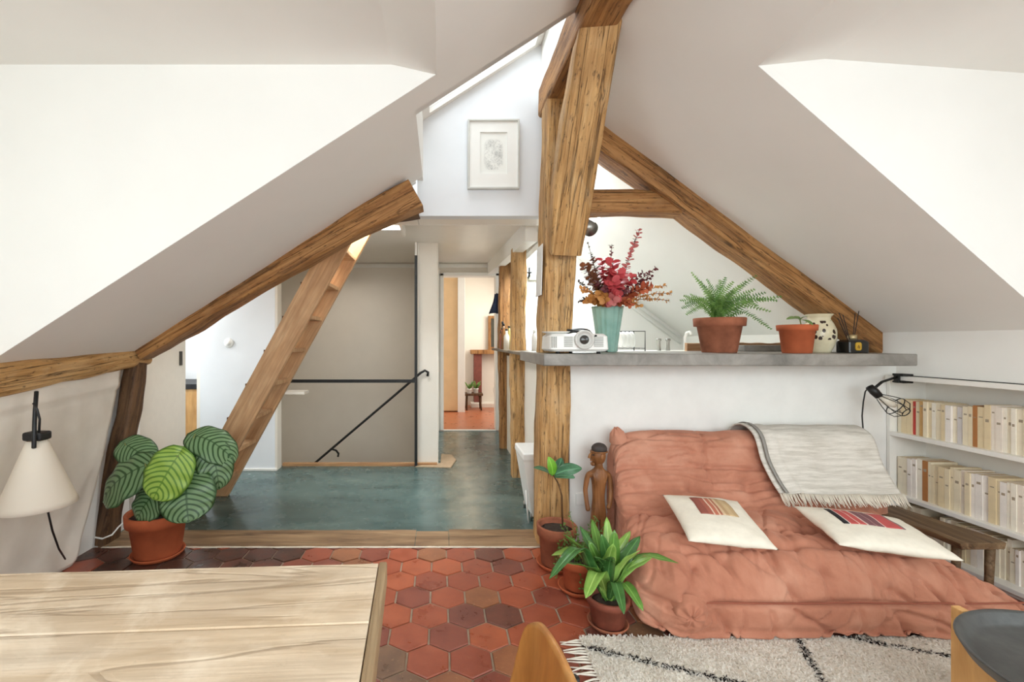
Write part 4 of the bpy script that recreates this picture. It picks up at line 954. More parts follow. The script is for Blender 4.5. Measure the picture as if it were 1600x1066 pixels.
def leafmat(name, c1, c2, rough=0.4, trans=0.2, vein=True):
    m, nt, b, N, L = newmat(name); v = coords(nt, (1, 1, 1), 'UV'); n = noise_tex(nt, coords(nt), 14, 3)
    c = ramp(nt, [(0.3, c1), (0.7, c2)], n)
    if vein:
        sx = N('ShaderNodeSeparateXYZ'); L(v, sx.inputs[0]); d_ = math_n(nt, 'ABSOLUTE', math_n(nt, 'SUBTRACT', sx.outputs['X'], 0.5))
        c = mixc(nt, ramp(nt, [(0.0, (0.7, 0.7, 0.7, 1)), (0.06, (0, 0, 0, 1))], d_), c, lin(tuple(min(255, int(x*1.25+20)) for x in c2)))
    L(c, b.inputs['Base Color']); b.inputs['Roughness'].default_value = rough
    try: b.inputs['Subsurface Weight'].default_value = 0.0
    except Exception: pass
    t = N('ShaderNodeBsdfTranslucent'); L(c, t.inputs['Color']); x = N('ShaderNodeMixShader'); x.inputs[0].default_value = trans
    out = nt.nodes['Material Output']; L(b.outputs[0], x.inputs[1]); L(t.outputs[0], x.inputs[2]); L(x.outputs[0], out.inputs['Surface']); return m
# ------------------------------------------------------------------ rug
rug = thing('rug', 'white shaggy wool rug with thin black diamond lines before sofa', 'rug', (1.6, 1.3, 0))
RX0, RX1, RY0, RY1 = 0.555, 2.55, 0.55, 1.775
MB().box((RX0, RY0, 0.001), (RX1, RY1, 0.008)).build('backing', plain('rug_backing', (244, 240, 233), 0.95, var=0.08, nscale=60, bs=0.4), rug)
lines = [((0.56, 1.71), (0.98, 1.545)), ((0.98, 1.545), (1.5, 1.32)), ((1.43, 1.80), (1.31, 1.52)), ((1.31, 1.52), (1.22, 1.3)), ((1.58, 1.78), (2.07, 1.60)), ((2.07, 1.60), (2.5, 1.45))]
def dline(x, y):
    m = 9
    for (a, b), (c, d_) in lines:
        L2 = (c-a)**2+(d_-b)**2; t = max(0, min(1, ((x-a)*(c-a)+(y-b)*(d_-b))/L2)); m = min(m, math.hypot(x-a-t*(c-a), y-b-t*(d_-b)))
    return m
mb = MB(); rr = random.Random(4)
for q in range(56000):
    x = rr.uniform(RX0, RX1); y = rr.uniform(1.25, RY1) if q % 8 else rr.uniform(RY0, 1.25)
    if x > 0.85 and y > 1.79: continue
    dk = dline(x, y) < 0.007+0.004*noise.noise((x*30, y*30, 0)); L_ = rr.uniform(0.011, 0.017)
    a = rr.uniform(0, 6.283); ln = rr.uniform(0.8, 1.9)*L_; ux, uy = math.cos(a), math.sin(a)
    if y > RY1-0.02: ln *= 0.6
    wv = 0.0036; px, py = -uy*wv, ux*wv; tx, ty = x+ux*ln*0.8+rr.uniform(-.004, .004), y+uy*ln*0.8-0.004
    mb.add([(x-px, y-py, 0.006), (x+px, y+py, 0.006), (x+ux*ln*0.45+px*.7, y+uy*ln*0.45+py*.7, 0.006+L_*0.62), (x+ux*ln*0.45-px*.7, y+uy*ln*0.45-py*.7, 0.006+L_*0.62), (tx, ty, 0.006+L_*0.8)], [(0, 1, 2, 3), (3, 2, 4)], 1 if dk else 0)
o = mb.build('pile', [leafmat('ivory_wool', (243, 238, 230), (252, 249, 243), 0.95, 0.5, False), plain('black_wool', (46, 42, 40), 0.95, spec=0.1)], rug); o['kind'] = 'stuff'
for i in range(52):
    y = RY1-0.02-i*0.0155; mb = MB()
    for s in (-1, 1):
        p = Vector((RX0, y+s*0.004, 0.006)); dy = rr.uniform(-0.03, 0.03); L_ = rr.uniform(0.06, 0.10)
        mb.tube([p, p+Vector((-L_*0.5, dy*0.3+s*0.003, 0.004)), p+Vector((-L_, dy, -0.001))], [0.0042, 0.0035, 0.0022], 6)
    n0 = len(mb.v)//2; mb2 = MB(); mb2.tube([Vector((RX0+0.006, y, 0.008)), Vector((RX0-0.02, y+dy*0.1, 0.010)), Vector((RX0-0.05, y+dy*0.4, 0.008)), Vector((RX0-0.085, y+dy, 0.005))], [0.0032, 0.004, 0.003, 0.0018], 6)
    mb2.build('tassel', plain('ivory_tassel', (228, 220, 206), 0.95) if i == 0 else bpy.data.materials['ivory_tassel'], rug, True)

# ------------------------------------------------------------------ plants: helpers
def ribbon(pts, wid, side, fold=0.15, nw=4, mb=None, mi=0, wave=0.0, sd=0):
    mb = mb or MB(); pts = [Vector(p) for p in pts]; n = len(pts); vs = []; fs = []; uv = []
    sd0 = Vector(side)
    for i, p in enumerate(pts):
        t = (pts[min(i+1, n-1)]-pts[max(i-1, 0)]).normalized(); s = (sd0-t*sd0.dot(t)).normalized(); nn = s.cross(t)
        for j in range(nw+1):
            u = -1+2*j/nw; w_ = wid[i] if isinstance(wid, (list, tuple)) else wid(i/(n-1))
            vs.append(p+s*(u*w_)+nn*(abs(u)*w_*fold+wave*w_*math.sin(i*1.7+sd)*abs(u)*(1 if u > 0 else -1))); uv.append((0.5+0.5*u, i/(n-1)))
    for i in range(n-1):
        for j in range(nw): a = i*(nw+1)+j; fs.append((a, a+1, a+nw+2, a+nw+1))
    mb.add(vs, fs, mi, uv); return mb
def pot(root, c, rt_, rb_, h, mat, saucer=None, rimh=0.25, soil=True, mark=None):
    c = Vector(c); z0 = 0.012 if saucer else 0.0; rim = rt_*0.055+0.004; zr = h*(1-rimh)
    rz = rb_+(rt_-rim-rb_)*(1-rimh)
    MB().lathe([(0, z0), (rb_, z0), (rb_+0.003, z0+0.004), (rz, zr), (rt_-0.003, zr+0.002), (rt_, h-0.004), (rt_-0.003, h), (rt_-0.012, h), (rt_-0.016, h-0.006), (rt_-0.022, zr), (0, zr)], 48, c).build('pot', mat, root, True)
    if saucer: MB().lathe([(0, 0), (saucer-0.012, 0), (saucer, 0.018), (saucer-0.002, 0.022), (saucer-0.007, 0.020), (saucer-0.016, 0.008), (0, 0.007)], 48, c).build('saucer', M['terracotta'] if mat != M['terracotta_dark'] else M['terracotta_aged'], root, True)
    if soil:
        mb = MB(); rs = rt_-0.017; mb.lathe([(rs, h-0.03), (rs*0.6, h-0.02), (rs*0.3, h-0.018), (0.0, h-0.016)], 24, c)
        for v in mb.v: v.z += 0.006*noise.noise(v*40)
        mb.build('soil', M['soil'], root, True)
for o_ in (): pass

# ------------------------------------------------------------------ calathea
def calathea(name, dk, lt):
    m, nt, b, N, L = newmat(name); v = coords(nt, (1, 1, 1), 'UV'); sx = N('ShaderNodeSeparateXYZ'); L(v, sx.inputs[0])
    au = math_n(nt, 'MULTIPLY', math_n(nt, 'ABSOLUTE', math_n(nt, 'SUBTRACT', sx.outputs['X'], 0.5)), 2)
    ph = math_n(nt, 'SUBTRACT', sx.outputs['Y'], math_n(nt, 'MULTIPLY', math_n(nt, 'POWER', au, 1.5), 0.34))
    w_ = math_n(nt, 'SINE', math_n(nt, 'MULTIPLY', math_n(nt, 'ADD', ph, math_n(nt, 'MULTIPLY', noise_tex(nt, v, 3, 2), 0.04)), 56))
    k = ramp(nt, [(0.16, (0, 0, 0, 1)), (0.42, (1, 1, 1, 1))], math_n(nt, 'ADD', math_n(nt, 'MULTIPLY', w_, 0.5), 0.5))
    edge = ramp(nt, [(0.86, (1, 1, 1, 1)), (0.98, (0, 0, 0, 1))], au)
    c = mixc(nt, math_n(nt, 'MULTIPLY', k, edge), lin(dk), lin(lt))
    c = mixc(nt, ramp(nt, [(0.02, (0.8, 0.8, 0.8, 1)), (0.05, (0, 0, 0, 1))], au), c, lin(dk))
    L(c, b.inputs['Base Color']); b.inputs['Roughness'].default_value = 0.38
    t = N('ShaderNodeBsdfTranslucent'); L(c, t.inputs['Color']); x = N('ShaderNodeMixShader'); x.inputs[0].default_value = 0.15
    L(b.outputs[0], x.inputs[1]); L(t.outputs[0], x.inputs[2]); L(x.outputs[0], nt.nodes['Material Output'].inputs['Surface']); return m
CALA = calathea('calathea_leaf', (48, 82, 42), (120, 152, 108)); CALB = calathea('young_calathea_leaf', (96, 138, 48), (158, 190, 84))
M['petiole'] = plain('pale_green_stalk', (128, 132, 70), 0.6)
ca = thing('potted_calathea', 'calathea with big round striped leaves in terracotta pot by ladder', 'plant', (-1.57, 2.475, 0.004))
pc = Vector((-1.57, 2.475, 0.004)); pot(ca, pc, 0.160, 0.112, 0.245, M['terracotta'], 0.135)
def orb(c, tip, nrm, L_, W_, mat, root, bend=0.25, cup=0.12, sd=0):
    c = Vector(c); t = Vector(tip).normalized(); nn = Vector(nrm); nn = (nn-t*nn.dot(t)).normalized(); s = t.cross(nn)
    vs = []; fs = []; uv = []; nv, nu = 22, 14
    for i in range(nv+1):
        v = i/nv
        hw = W_/2*(max(0.0, 1-abs(2*v-1)**2.3))**0.52*(1.08-0.16*v)
        if v < 0.5: hw = max(hw, 0.0)
        for j in range(nu+1):
            u = -1+2*j/nu
            back = -0.16*L_*(abs(u)**2)*max(0, 1-v*2.2)          # heart-shaped base
            al = (v-0.45)*L_+back
            hgt = -bend*L_*((v-0.35)**2)*1.3-cup*hw*(u*u)*1.0+0.006*math.sin(v*20+sd)*abs(u)+0.004*noise.noise((u*3+sd, v*4, 1))
            vs.append(c+t*al+s*(u*hw)+nn*hgt); uv.append((0.5+0.5*u, v))
    for i in range(nv):
        for j in range(nu): a = i*(nu+1)+j; fs.append((a, a+1, a+nu+2, a+nu+1))
    o = mk('leaf', vs, fs, mat, root, True, uv); m_ = o.modifiers.new('thick', 'SOLIDIFY'); m_.thickness = 0.0012
    base = c-t*(0.40*L_); p0 = pc+Vector((base.x-pc.x, base.y-pc.y, 0))*0.15+Vector((0, 0, 0.21))
    MB().tube([p0, p0.lerp(base, 0.45)+Vector((0, 0, 0.05)), base], [0.005, 0.004, 0.003], 6).build('stalk', M['petiole'], root, True)
for (px, py, Y, tip, nrm, L_, W_, m_, bd) in (
    (212, 704, 2.50, (0.5, -0.15, -0.22), (0.1, -0.75, 0.75), 0.20, 0.165, CALA, 0.3),
    (192, 745, 2.36, (-0.65, -0.25, -0.42), (-0.25, -0.72, 0.62), 0.26, 0.25, CALA, 0.5),
    (260, 741, 2.30, (-0.35, -0.25, -0.75), (0.12, -0.9, 0.45), 0.225, 0.225, CALB, 0.15),
    (291, 775, 2.32, (0.22, -0.35, -0.72), (0.15, -0.85, 0.5), 0.215, 0.25, CALA, 0.2),
    (231, 783, 2.36, (-0.35, -0.3, -0.55), (-0.15, -0.85, 0.5), 0.17, 0.185, CALA, 0.3),
    (331, 690, 2.48, (0.75, -0.1, -0.30), (0.05, -0.55, 0.85), 0.24, 0.19, CALA, 0.6),
    (336, 722, 2.44, (0.35, -0.3, -0.85), (0.5, -0.75, 0.3), 0.23, 0.17, CALA, 0.4),
    (285, 715, 2.58, (0.2, 0.2, 0.6), (-0.3, -0.85, 0.3), 0.13, 0.12, CALA, 0.2),
    (312, 735, 2.52, (0.4, -0.1, -0.5), (0.4, -0.8, 0.3), 0.18, 0.15, CALA, 0.3),
    (238, 740, 2.60, (-0.3, 0.3, 0.3), (0.0, -0.5, 0.8), 0.2, 0.18, CALA, 0.3)):
    orb(P(px, py, Y), tip, nrm, L_*1.12, W_*1.12, m_, ca, bd, 0.14, px)
o = MB().tube([P(118, 832, 2.6), P(138, 838, 2.58), P(160, 842, 2.57), P(175, 836, 2.6), P(185, 824, 2.66), P(198, 812, 2.75)], 0.005, 6).build('white_cable', M['white_plastic'], None, True)
for v in o.data.vertices: v.co.z = max(0.004, v.co.z)
props(o, 'thin white cable on the floor beside the dark wall brace', 'cable')

# ------------------------------------------------------------------ bird's nest fern
NEST = [leafmat('nest_fern_green', (84, 130, 52), (120, 164, 76), 0.22), leafmat('nest_fern_light', (128, 172, 74), (164, 202, 104), 0.22), leafmat('nest_fern_dark', (58, 104, 50), (92, 140, 74), 0.22)]
bf = thing('potted_nest_fern', 'bird nest fern with long glossy leaves in dark terracotta pot', 'plant', (0.70, 1.86, 0.0))
bp = Vector((0.70, 1.86, 0.002)); pot(bf, bp, 0.088, 0.062, 0.125, M['terracotta_dark'], 0.083)
rn = random.Random(8)
spec = [(925, 812, 2.02), (948, 808, 1.95), (1000, 838, 1.93), (1060, 880, 1.78), (985, 830, 2.0), (906, 822, 1.95), (880, 835, 1.85), (862, 868, 1.78), (858, 905, 1.68), (885, 880, 1.72), (915, 935, 1.62), (975, 960, 1.58), (1005, 955, 1.62), (1000, 860, 1.75),
        (940, 835, 1.80), (960, 828, 1.84), (958, 850, 1.74), (930, 870, 1.70), (895, 850, 1.95), (970, 845, 2.02), (955, 870, 1.68), (920, 845, 1.88), (1020, 870, 1.86)]
for i, (px, py, Y) in enumerate(spec):
    tip = P(px, py, Y); b0 = bp+Vector((rn.uniform(-.015, .015), rn.uniform(-.015, .015), 0.11)); dv = tip-b0; L_ = dv.length
    low = py > 900
    mid = b0.lerp(tip, 0.5)+Vector((0, 0, (0.09 if low else 0.05)*L_/0.3+ (0.05 if px > 1050 or px < 870 else 0)))
    pts = resample([b0, b0.lerp(mid, 0.5)+Vector((0, 0, 0.02)), mid, tip], 16, False)
    side = dv.cross(Vector((0, 0, 1))) if abs(dv.normalized().z) < 0.9 else Vector((1, 0, 0))
    side = side.normalized()*0.8+Vector((0.5, 0, 0))*(1 if side.x > 0 else -1)
    wmax = rn.uniform(0.022, 0.032)
    mb = ribbon(pts, lambda t: wmax*(0.35+0.65*min(1, t*2.6))*(max(0.0, 1-t**5))**0.7+0.0006, side, 0.22, 4, wave=0.12, sd=i)
    o = mb.build('leaf', NEST[i % 3], bf, True, True); m_ = o.modifiers.new('thick', 'SOLIDIFY'); m_.thickness = 0.0012

# ------------------------------------------------------------------ small ficus and trailing plant behind it
FIC = leafmat('rubber_plant_leaf', (54, 96, 66), (92, 140, 104), 0.25); FICL = leafmat('young_rubber_leaf', (96, 160, 40), (140, 196, 70), 0.3)
fc = thing('potted_rubber_plant', 'young rubber plant with few broad leaves in terracotta pot beside king post', 'plant', (0.617, 2.36, 0))
fp = Vector((0.617, 2.36, 0.002)); pot(fc, fp, 0.105, 0.078, 0.215, M['terracotta_aged'], 0.105)
MB().tube([fp+Vector((0.03, -0.01, 0.18)), P(878, 775, 2.33), P(872, 755, 2.32), P(864, 742, 2.32)], [0.005, 0.004, 0.0035, 0.003], 6).build('stem', M['beam_dark'], fc, True)
def oval(root, b0, tip, nrm, W_, mat, nm='leaf', droop=0.1, n=14):
    b0, tip = Vector(b0), Vector(tip); t = (tip-b0); L_ = t.length; s = t.cross(Vector(nrm)).normalized(); nn = s.cross(t).normalized()
    pts = [b0+t*(i/n)+nn*(droop*L_*math.sin(math.pi*i/n)) for i in range(n+1)]
    o = ribbon(pts, lambda q: W_/2*max(0.02, math.sin(math.pi*min(1, q*0.96+0.02)))**0.75, s, 0.18, 6).build(nm, mat, root, True, True)
    m_ = o.modifiers.new('thick', 'SOLIDIFY'); m_.thickness = 0.0012; return o
oval(fc, P(864, 744, 2.32), P(857, 714, 2.30), (0.3, -1, 0.1), 0.055, FICL)
oval(fc, P(866, 742, 2.32), P(909, 732, 2.28), (0.0, -0.7, 0.8), 0.075, FIC)
oval(fc, P(864, 744, 2.32), P(834, 731, 2.30), (0.0, -0.3, 1), 0.05, FIC)
oval(fc, P(866, 745, 2.31), P(898, 747, 2.24), (0.0, -0.5, 1), 0.06, FIC)
oval(fc, P(866, 742, 2.34), P(878, 716, 2.40), (0.0, -1, 0.3), 0.05, FIC)
tp_ = thing('potted_trailing_plant', 'small trailing plant with tiny leaves in terracotta pot behind nest fern', 'plant', (0.655, 2.13, 0))
tpc = Vector((0.655, 2.13, 0.002)); pot(tp_, tpc, 0.082, 0.058, 0.15, M['terracotta'], 0.09)
TINY = leafmat('tiny_green_leaf', (70, 104, 40), (112, 150, 62), 0.5, vein=False); rn = random.Random(14)
for i in range(34):
    a = rn.uniform(0, 6.283); up = rn.random(); R_ = rn.uniform(0.05, 0.12)
    b0 = tpc+Vector((0, 0, 0.13)); m1 = b0+Vector((math.cos(a)*R_*0.6, math.sin(a)*R_*0.6, 0.06+0.08*up)); e = b0+Vector((math.cos(a)*R_, math.sin(a)*R_, 0.05+0.16*up-(0.14 if up < 0.4 else 0)))
    if up > 0.55: e.x += 0.05; e.y += 0.03; m1.x += 0.03
    pts = resample([b0, m1, e], 12, False); mb = MB(); mb.tube(pts, 0.0012, 4)
    for k in range(3, 12):
        for q in range(2):
            dr = Vector((rn.uniform(-1, 1), rn.uniform(-1, 1), rn.uniform(-.3, .8))).normalized(); p = pts[k]; s = dr.orthogonal().normalized(); r = rn.uniform(0.005, 0.008)
            mb.add([p, p+dr*r+s*r*0.6, p+dr*r*2, p+dr*r-s*r*0.6], [(0, 1, 2, 3)], 0)
    mb.build('sprig', TINY, tp_, False)

# ------------------------------------------------------------------ carved figure
sg = thing('carved_figure', 'carved wooden standing figure with dark cap beside the sofa', 'statue', (0.875, 2.46, 0))
M['carved'] = wood('polished_carved_wood', [(0.25, (106, 66, 38)), (0.5, (158, 106, 64)), (0.78, (194, 142, 94))], axis='Z', stretch=7, bs=0.2, cracks=0.25, rough=0.4)
sc_ = Vector((0.875, 2.46, 0.0))
def skin(name, nodes, edges, mat, root, sub=2):
    me = bpy.data.meshes.new(name); me.from_pydata([Vector(n[0]) for n in nodes], edges, []); me.materials.append(mat)
    o = bpy.data.objects.new(name, me); col.objects.link(o); o.parent = root
    o.modifiers.new('skin', 'SKIN')
    sv = me.skin_vertices[0].data
    for i, n in enumerate(nodes): sv[i].radius = n[1] if isinstance(n[1], tuple) else (n[1], n[1])
    sv[0].use_root = True
    s = o.modifiers.new('sub', 'SUBSURF'); s.levels = sub; s.render_levels = sub; return o
nodes = [((0, 0, 0.25), (0.042, 0.036)), ((0, 0.0, 0.33), (0.034, 0.03)), ((0, -0.004, 0.41), (0.042, 0.034)), ((0, 0.0, 0.462), (0.044, 0.03)), ((0, -0.004, 0.492), (0.020, 0.020)), ((-0.004, -0.012, 0.53), (0.026, 0.03)),
         ((-0.062, -0.004, 0.452), 0.016), ((-0.078, -0.012, 0.37), 0.013), ((-0.074, -0.03, 0.30), 0.012), ((-0.070, -0.042, 0.262), 0.014),
         ((0.06, 0.004, 0.45), 0.016), ((0.066, -0.006, 0.37), 0.013), ((0.052, -0.032, 0.31), 0.012), ((0.036, -0.044, 0.275), 0.013),
         ((-0.024, 0, 0.19), 0.024), ((-0.026, -0.006, 0.11), 0.02), ((-0.026, 0.0, 0.035), 0.018), ((0.024, 0, 0.19), 0.024), ((0.026, -0.006, 0.11), 0.02), ((0.026, 0, 0.035), 0.018)]
edges = [(0, 1), (1, 2), (2, 3), (3, 4), (4, 5), (3, 6), (6, 7), (7, 8), (8, 9), (3, 10), (10, 11), (11, 12), (12, 13), (0, 14), (14, 15), (15, 16), (0, 17), (17, 18), (18, 19)]
skin('body', nodes, edges, M['carved'], sg)
MB().lathe([(0, 0), (0.075, 0), (0.075, 0.022), (0.065, 0.028), (0, 0.028)], 24).build('plinth', M['carved'], sg, True, world=False)
def ell(name, c, r, mat, root, n=20, shape=None):
    vs = []; fs = []
    for i in range(n+1):
        ph = math.pi*i/n
        for j in range(n):
            th = 2*math.pi*j/n; v = Vector((math.sin(ph)*math.cos(th), math.sin(ph)*math.sin(th), math.cos(ph)))
            q = shape(v) if shape else 1.0
            vs.append(Vector(c)+Vector((v.x*r[0], v.y*r[1], v.z*r[2]))*q)
    for i in range(n):
        for j in range(n): fs.append((i*n+j, (i+1)*n+j, (i+1)*n+(j+1) % n, i*n+(j+1) % n))
    return mk(name, vs, fs, mat, root, True, world=False)
# the head looks towards the corridor (-X)
ell('head', (-0.004, -0.008, 0.558), (0.040, 0.033, 0.056), M['carved'], sg, 24, lambda v: 1.0-0.10*max(0, -v.z)*abs(v.y)-0.06*math.exp(-((v.z-0.12)/0.10)**2)*max(0, -v.x))
hd = [o_ for o_ in sg.children if o_.name.startswith('head')][0]
MB().tube([(-0.040, -0.008, 0.580), (-0.050, -0.008, 0.562), (-0.054, -0.008, 0.550), (-0.044, -0.008, 0.545)], [0.004, 0.007, 0.009, 0.006], 8).build('nose', M['carved'], hd, True, world=False)
ell('lips', (-0.041, -0.008, 0.533), (0.008, 0.014, 0.006), M['carved'], hd, 12); ell('chin', (-0.034, -0.008, 0.513), (0.013, 0.016, 0.012), M['carved'], hd, 12)
for y in (-0.040, 0.024): ell('ear', (0.006, y, 0.558), (0.010, 0.006, 0.018), M['carved'], hd, 12)
for y in (-0.024, 0.008): ell('eye', (-0.037, y, 0.566), (0.006, 0.008, 0.005), plain('dark_carved_eye', (50, 30, 20), 0.5), hd, 10)
dkc = plain('blackened_cap_wood', (62, 54, 50), 0.7, var=0.2, nscale=50, bs=0.4)
ell('cap', (0.001, -0.008, 0.597), (0.042, 0.036, 0.032), dkc, hd, 18)
MB().tube([(-0.001+0.045*math.cos(t), -0.008+0.038*math.sin(t), 0.582) for t in [k*2*math.pi/24 for k in range(24)]], 0.004, 6, closed=True).build('headband', M['carved'], hd, True, world=False)

# ------------------------------------------------------------------ cone lamp, linen hanging
def linen():
    m, nt, b, N, L = newmat('natural_linen'); v = coords(nt); n = noise_tex(nt, v, 3, 5, 0.6)
    L(ramp(nt, [(0.3, (218, 208, 195)), (0.7, (234, 226, 214))], n), b.inputs['Base Color']); b.inputs['Roughness'].default_value = 0.95; b.inputs['Specular IOR Level'].default_value = 0.1
    bump(nt, b, noise_tex(nt, coords(nt, (1, 60, 300)), 1, 3), 0.15, 0.002); return m
vs = []; fs = []; ny, nz = 70, 50
for j in range(nz+1):
    z = 0.004+(1.045-0.004)*j/nz; yr = 2.33+0.31*max(0, z)**0.55
    for i in range(ny+1):
        t = i/ny; y = 1.35+(yr-1.35)*t; zz = z*(1 if j < nz-2 else 1)-0.085*(1-t)*(j/nz)
        x = -1.965+0.065*(z/1.0)+0.016*noise.noise((y*3, z*2, 1))+0.010*noise.noise((y*9, z*5, 4))+(0.008*gs(z-0.93, 0.02)-0.006*gs(z-0.90, 0.012))+0.02*gs(z, 0.08)
        vs.append((x, y, zz))
for j in range(nz):
    for i in range(ny): a = j*(ny+1)+i; fs.append((a, a+1, a+ny+2, a+ny+1))
o = mk('linen_hanging', vs, fs, linen(), None, True); m_ = o.modifiers.new('thick', 'SOLIDIFY'); m_.thickness = 0.004
props(o, 'grey linen cloth hanging from the low wall plate to the floor', 'wall cloth')
lp = thing('cone_lamp', 'white cone shade lamp hanging on black cord from wall plate', 'lamp', P(58, 740, 1.90))
def P0(u, v, Y=1.90): return P(u, v, Y)
axis = (P0(59, 790)-P0(58, 688)); t0 = P0(58, 688); al = axis.normalized(); e1 = al.orthogonal().normalized(); e2 = al.cross(e1); Ls = axis.length
tilt = Vector((0.0, -0.12, 0)); vs = []; fs = []; n = 48
for i in range(13):
    t = i/12; r = 0.036+(0.138-0.036)*t
    for j in range(n): a = 2*math.pi*j/n; vs.append(t0+al*(Ls*t)+(e1*math.cos(a)+e2*math.sin(a))*r)
for i in range(12):
    for j in range(n): fs.append((i*n+j, i*n+(j+1) % n, (i+1)*n+(j+1) % n, (i+1)*n+j))
def shade():
    m, nt, b, N, L = newmat('white_lamp_shade'); b.inputs['Base Color'].default_value = lin((246, 240, 228)); b.inputs['Roughness'].default_value = 0.7
    t = N('ShaderNodeBsdfTranslucent'); t.inputs['Color'].default_value = lin((250, 240, 222)); x = N('ShaderNodeMixShader'); x.inputs[0].default_value = 0.35
    L(b.outputs[0], x.inputs[1]); L(t.outputs[0], x.inputs[2]); L(x.outputs[0], nt.nodes['Material Output'].inputs['Surface']); return m
o = mk('shade', vs, fs, shade(), lp, True); m_ = o.modifiers.new('thick', 'SOLIDIFY'); m_.thickness = 0.003
R_ = Matrix.Rotation(math.radians(-4), 3, 'Y'); piv = t0
c = P0(58, 681); bev(box('lamp_cap', (c.x-0.040, c.y-0.03, c.z-0.018), (c.x+0.040, c.y+0.03, c.z+0.018), M['black_plastic'], lp), 0.008)
MB().tube([P0(57, 612, 1.93), P0(55, 640), P0(54, 660), P0(53, 700, 1.84)], 0.008, 8).build('hook_bar', M['black_plastic'], lp, True)
MB().tube([P0(52, 630, 1.88), P0(58, 640, 1.88), P0(62, 655, 1.89), P0(61, 680, 1.89)], 0.0045, 8).build('strap', M['black_plastic'], lp, True)
MB().tube([P0(62, 690), P0(70, 770), P0(75, 800), P0(82, 830, 1.92), P0(92, 858, 2.05), P0(102, 874, 2.25)], 0.004, 6).build('cord', M['black_plastic'], lp, True)
# ------------------------------------------------------------------ things on the counter
pr = thing('projector', 'white video projector with big round lens on the counter end', 'projector', (0.755, 2.48, CT))
x0, x1, y0, y1, z0, z1 = 0.585, 0.905, 2.378, 2.590, CT+0.012, CT+0.108
vs = []; fs = []
for (z, ins) in ((z0, 0.012), (z0+0.012, 0.0), (z1-0.014, 0.004), (z1, 0.02)):
    for (x, y) in rrect(x1-x0-2*ins, y1-y0-2*ins, 0.022, 5): vs.append(((x0+x1)/2+x, (y0+y1)/2+y, z))
m = 20
for i in range(3):
    for j in range(m): fs.append((i*m+j, i*m+(j+1) % m, (i+1)*m+(j+1) % m, (i+1)*m+j))
fs += [tuple(range(m-1, -1, -1)), tuple(3*m+j for j in range(m))]
shade_auto(mk('body', vs, fs, M['white_plastic'], pr))
c = P(913, 531, 2.372)
def disc_y(mb, c, prof, n=36):
    m2 = MB(); m2.lathe(prof, n); 
    for v in m2.v: v.x, v.y, v.z = c.x+v.x, c.y-v.z, c.z+v.y
    mb.add(m2.v, m2.f); return mb
disc_y(MB(), c, [(0.052, -0.01), (0.052, 0.006), (0.047, 0.012), (0.043, 0.010), (0.036, 0.0), (0.030, -0.002), (0.0, -0.002)]).build('lens_ring', plain('light_grey_plastic', (206, 204, 198), 0.35), pr, True)
disc_y(MB(), c, [(0.024, -0.004), (0.024, 0.004), (0.018, 0.007), (0.0, 0.009)]).build('lens', plain('dark_lens_glass', (58, 56, 52), 0.08), pr, True)
for (u0, u1) in ((882, 895), (929, 943)):
    a, b = P(u0, 527, 2.374), P(u1, 541, 2.374)
    for k in range(6):
        z = a.z+(b.z-a.z)*k/5; box('vent_slat', (a.x, 2.3735, z-0.0025), (b.x, 2.379, z+0.0025), M['grey_plastic'], pr)
a = P(862, 526, 2.376)
for k in range(3): box('port_slot', (a.x+k*0.011, 2.3745, a.z-0.06), (a.x+k*0.011+0.005, 2.3795, a.z), M['grey_plastic'], pr)
disc_y(MB(), P(931, 525, 2.376), [(0.006, -0.004), (0.006, 0.002), (0, 0.003)], 12).build('sensor', M['black_plastic'], pr, True)
for (x, y) in ((0.64, 2.42), (0.86, 2.42), (0.75, 2.56)): MB().lathe([(0, 0), (0.011, 0), (0.009, 0.016), (0, 0.016)], 14, (x, y, CT)).build('foot', M['black_plastic'], pr, True)
o = MB().lathe([(0, 0), (0.05, 0), (0.075, 0.010), (0.078, 0.013), (0.074, 0.013), (0.05, 0.005), (0, 0.004)], 36, (0.645, 2.48, z1)).build('white_dish', M['white_plastic'], None, True)
props(o, 'shallow white dish lying on top of the projector', 'dish')
pts = []
for k in range(70):
    t = k/69; a = t*6.283*2.6; r = 0.055-0.012*t; pts.append((0.775+r*1.25*math.cos(a), 2.50+r*0.9*math.sin(a), z1+0.006+0.020*t+0.006*math.sin(a*1.5)))
pts += [(0.86, 2.55, z1+0.012), (0.92, 2.60, CT+0.07), (0.95, 2.64, CT+0.01), (1.0, 2.66, CT+0.005)]
o = MB().tube(pts, 0.0042, 6).build('power_cable', M['black_plastic'], None, True); props(o, 'coiled black power cable lying on the projector', 'cable')

# ribbed aqua vase with dried eucalyptus
def aqua():
    m, nt, b, N, L = newmat('aqua_ribbed_glass'); v = coords(nt); n = noise_tex(nt, v, 8, 3)
    L(ramp(nt, [(0.3, (136, 178, 164)), (0.7, (166, 204, 190))], n), b.inputs['Base Color']); b.inputs['Roughness'].default_value = 0.22
    b.inputs['Transmission Weight'].default_value = 0.15; return m
vc = Vector((1.052, 2.80, CT)); fv = thing('flower_vase', 'ribbed aqua green vase filled with red and rust eucalyptus', 'vase', vc)
MB().lathe([(0, 0.0), (0.052, 0.0), (0.056, 0.006), (0.066, 0.09), (0.078, 0.18), (0.090, 0.27), (0.094, 0.285), (0.088, 0.285), (0.082, 0.265), (0.05, 0.03), (0, 0.02)], 96, vc, ripple=lambda th, z: 0.030*math.cos(16*th)*(1 if z > 0.004 else 0)).build('vase_body', aqua(), fv, True)
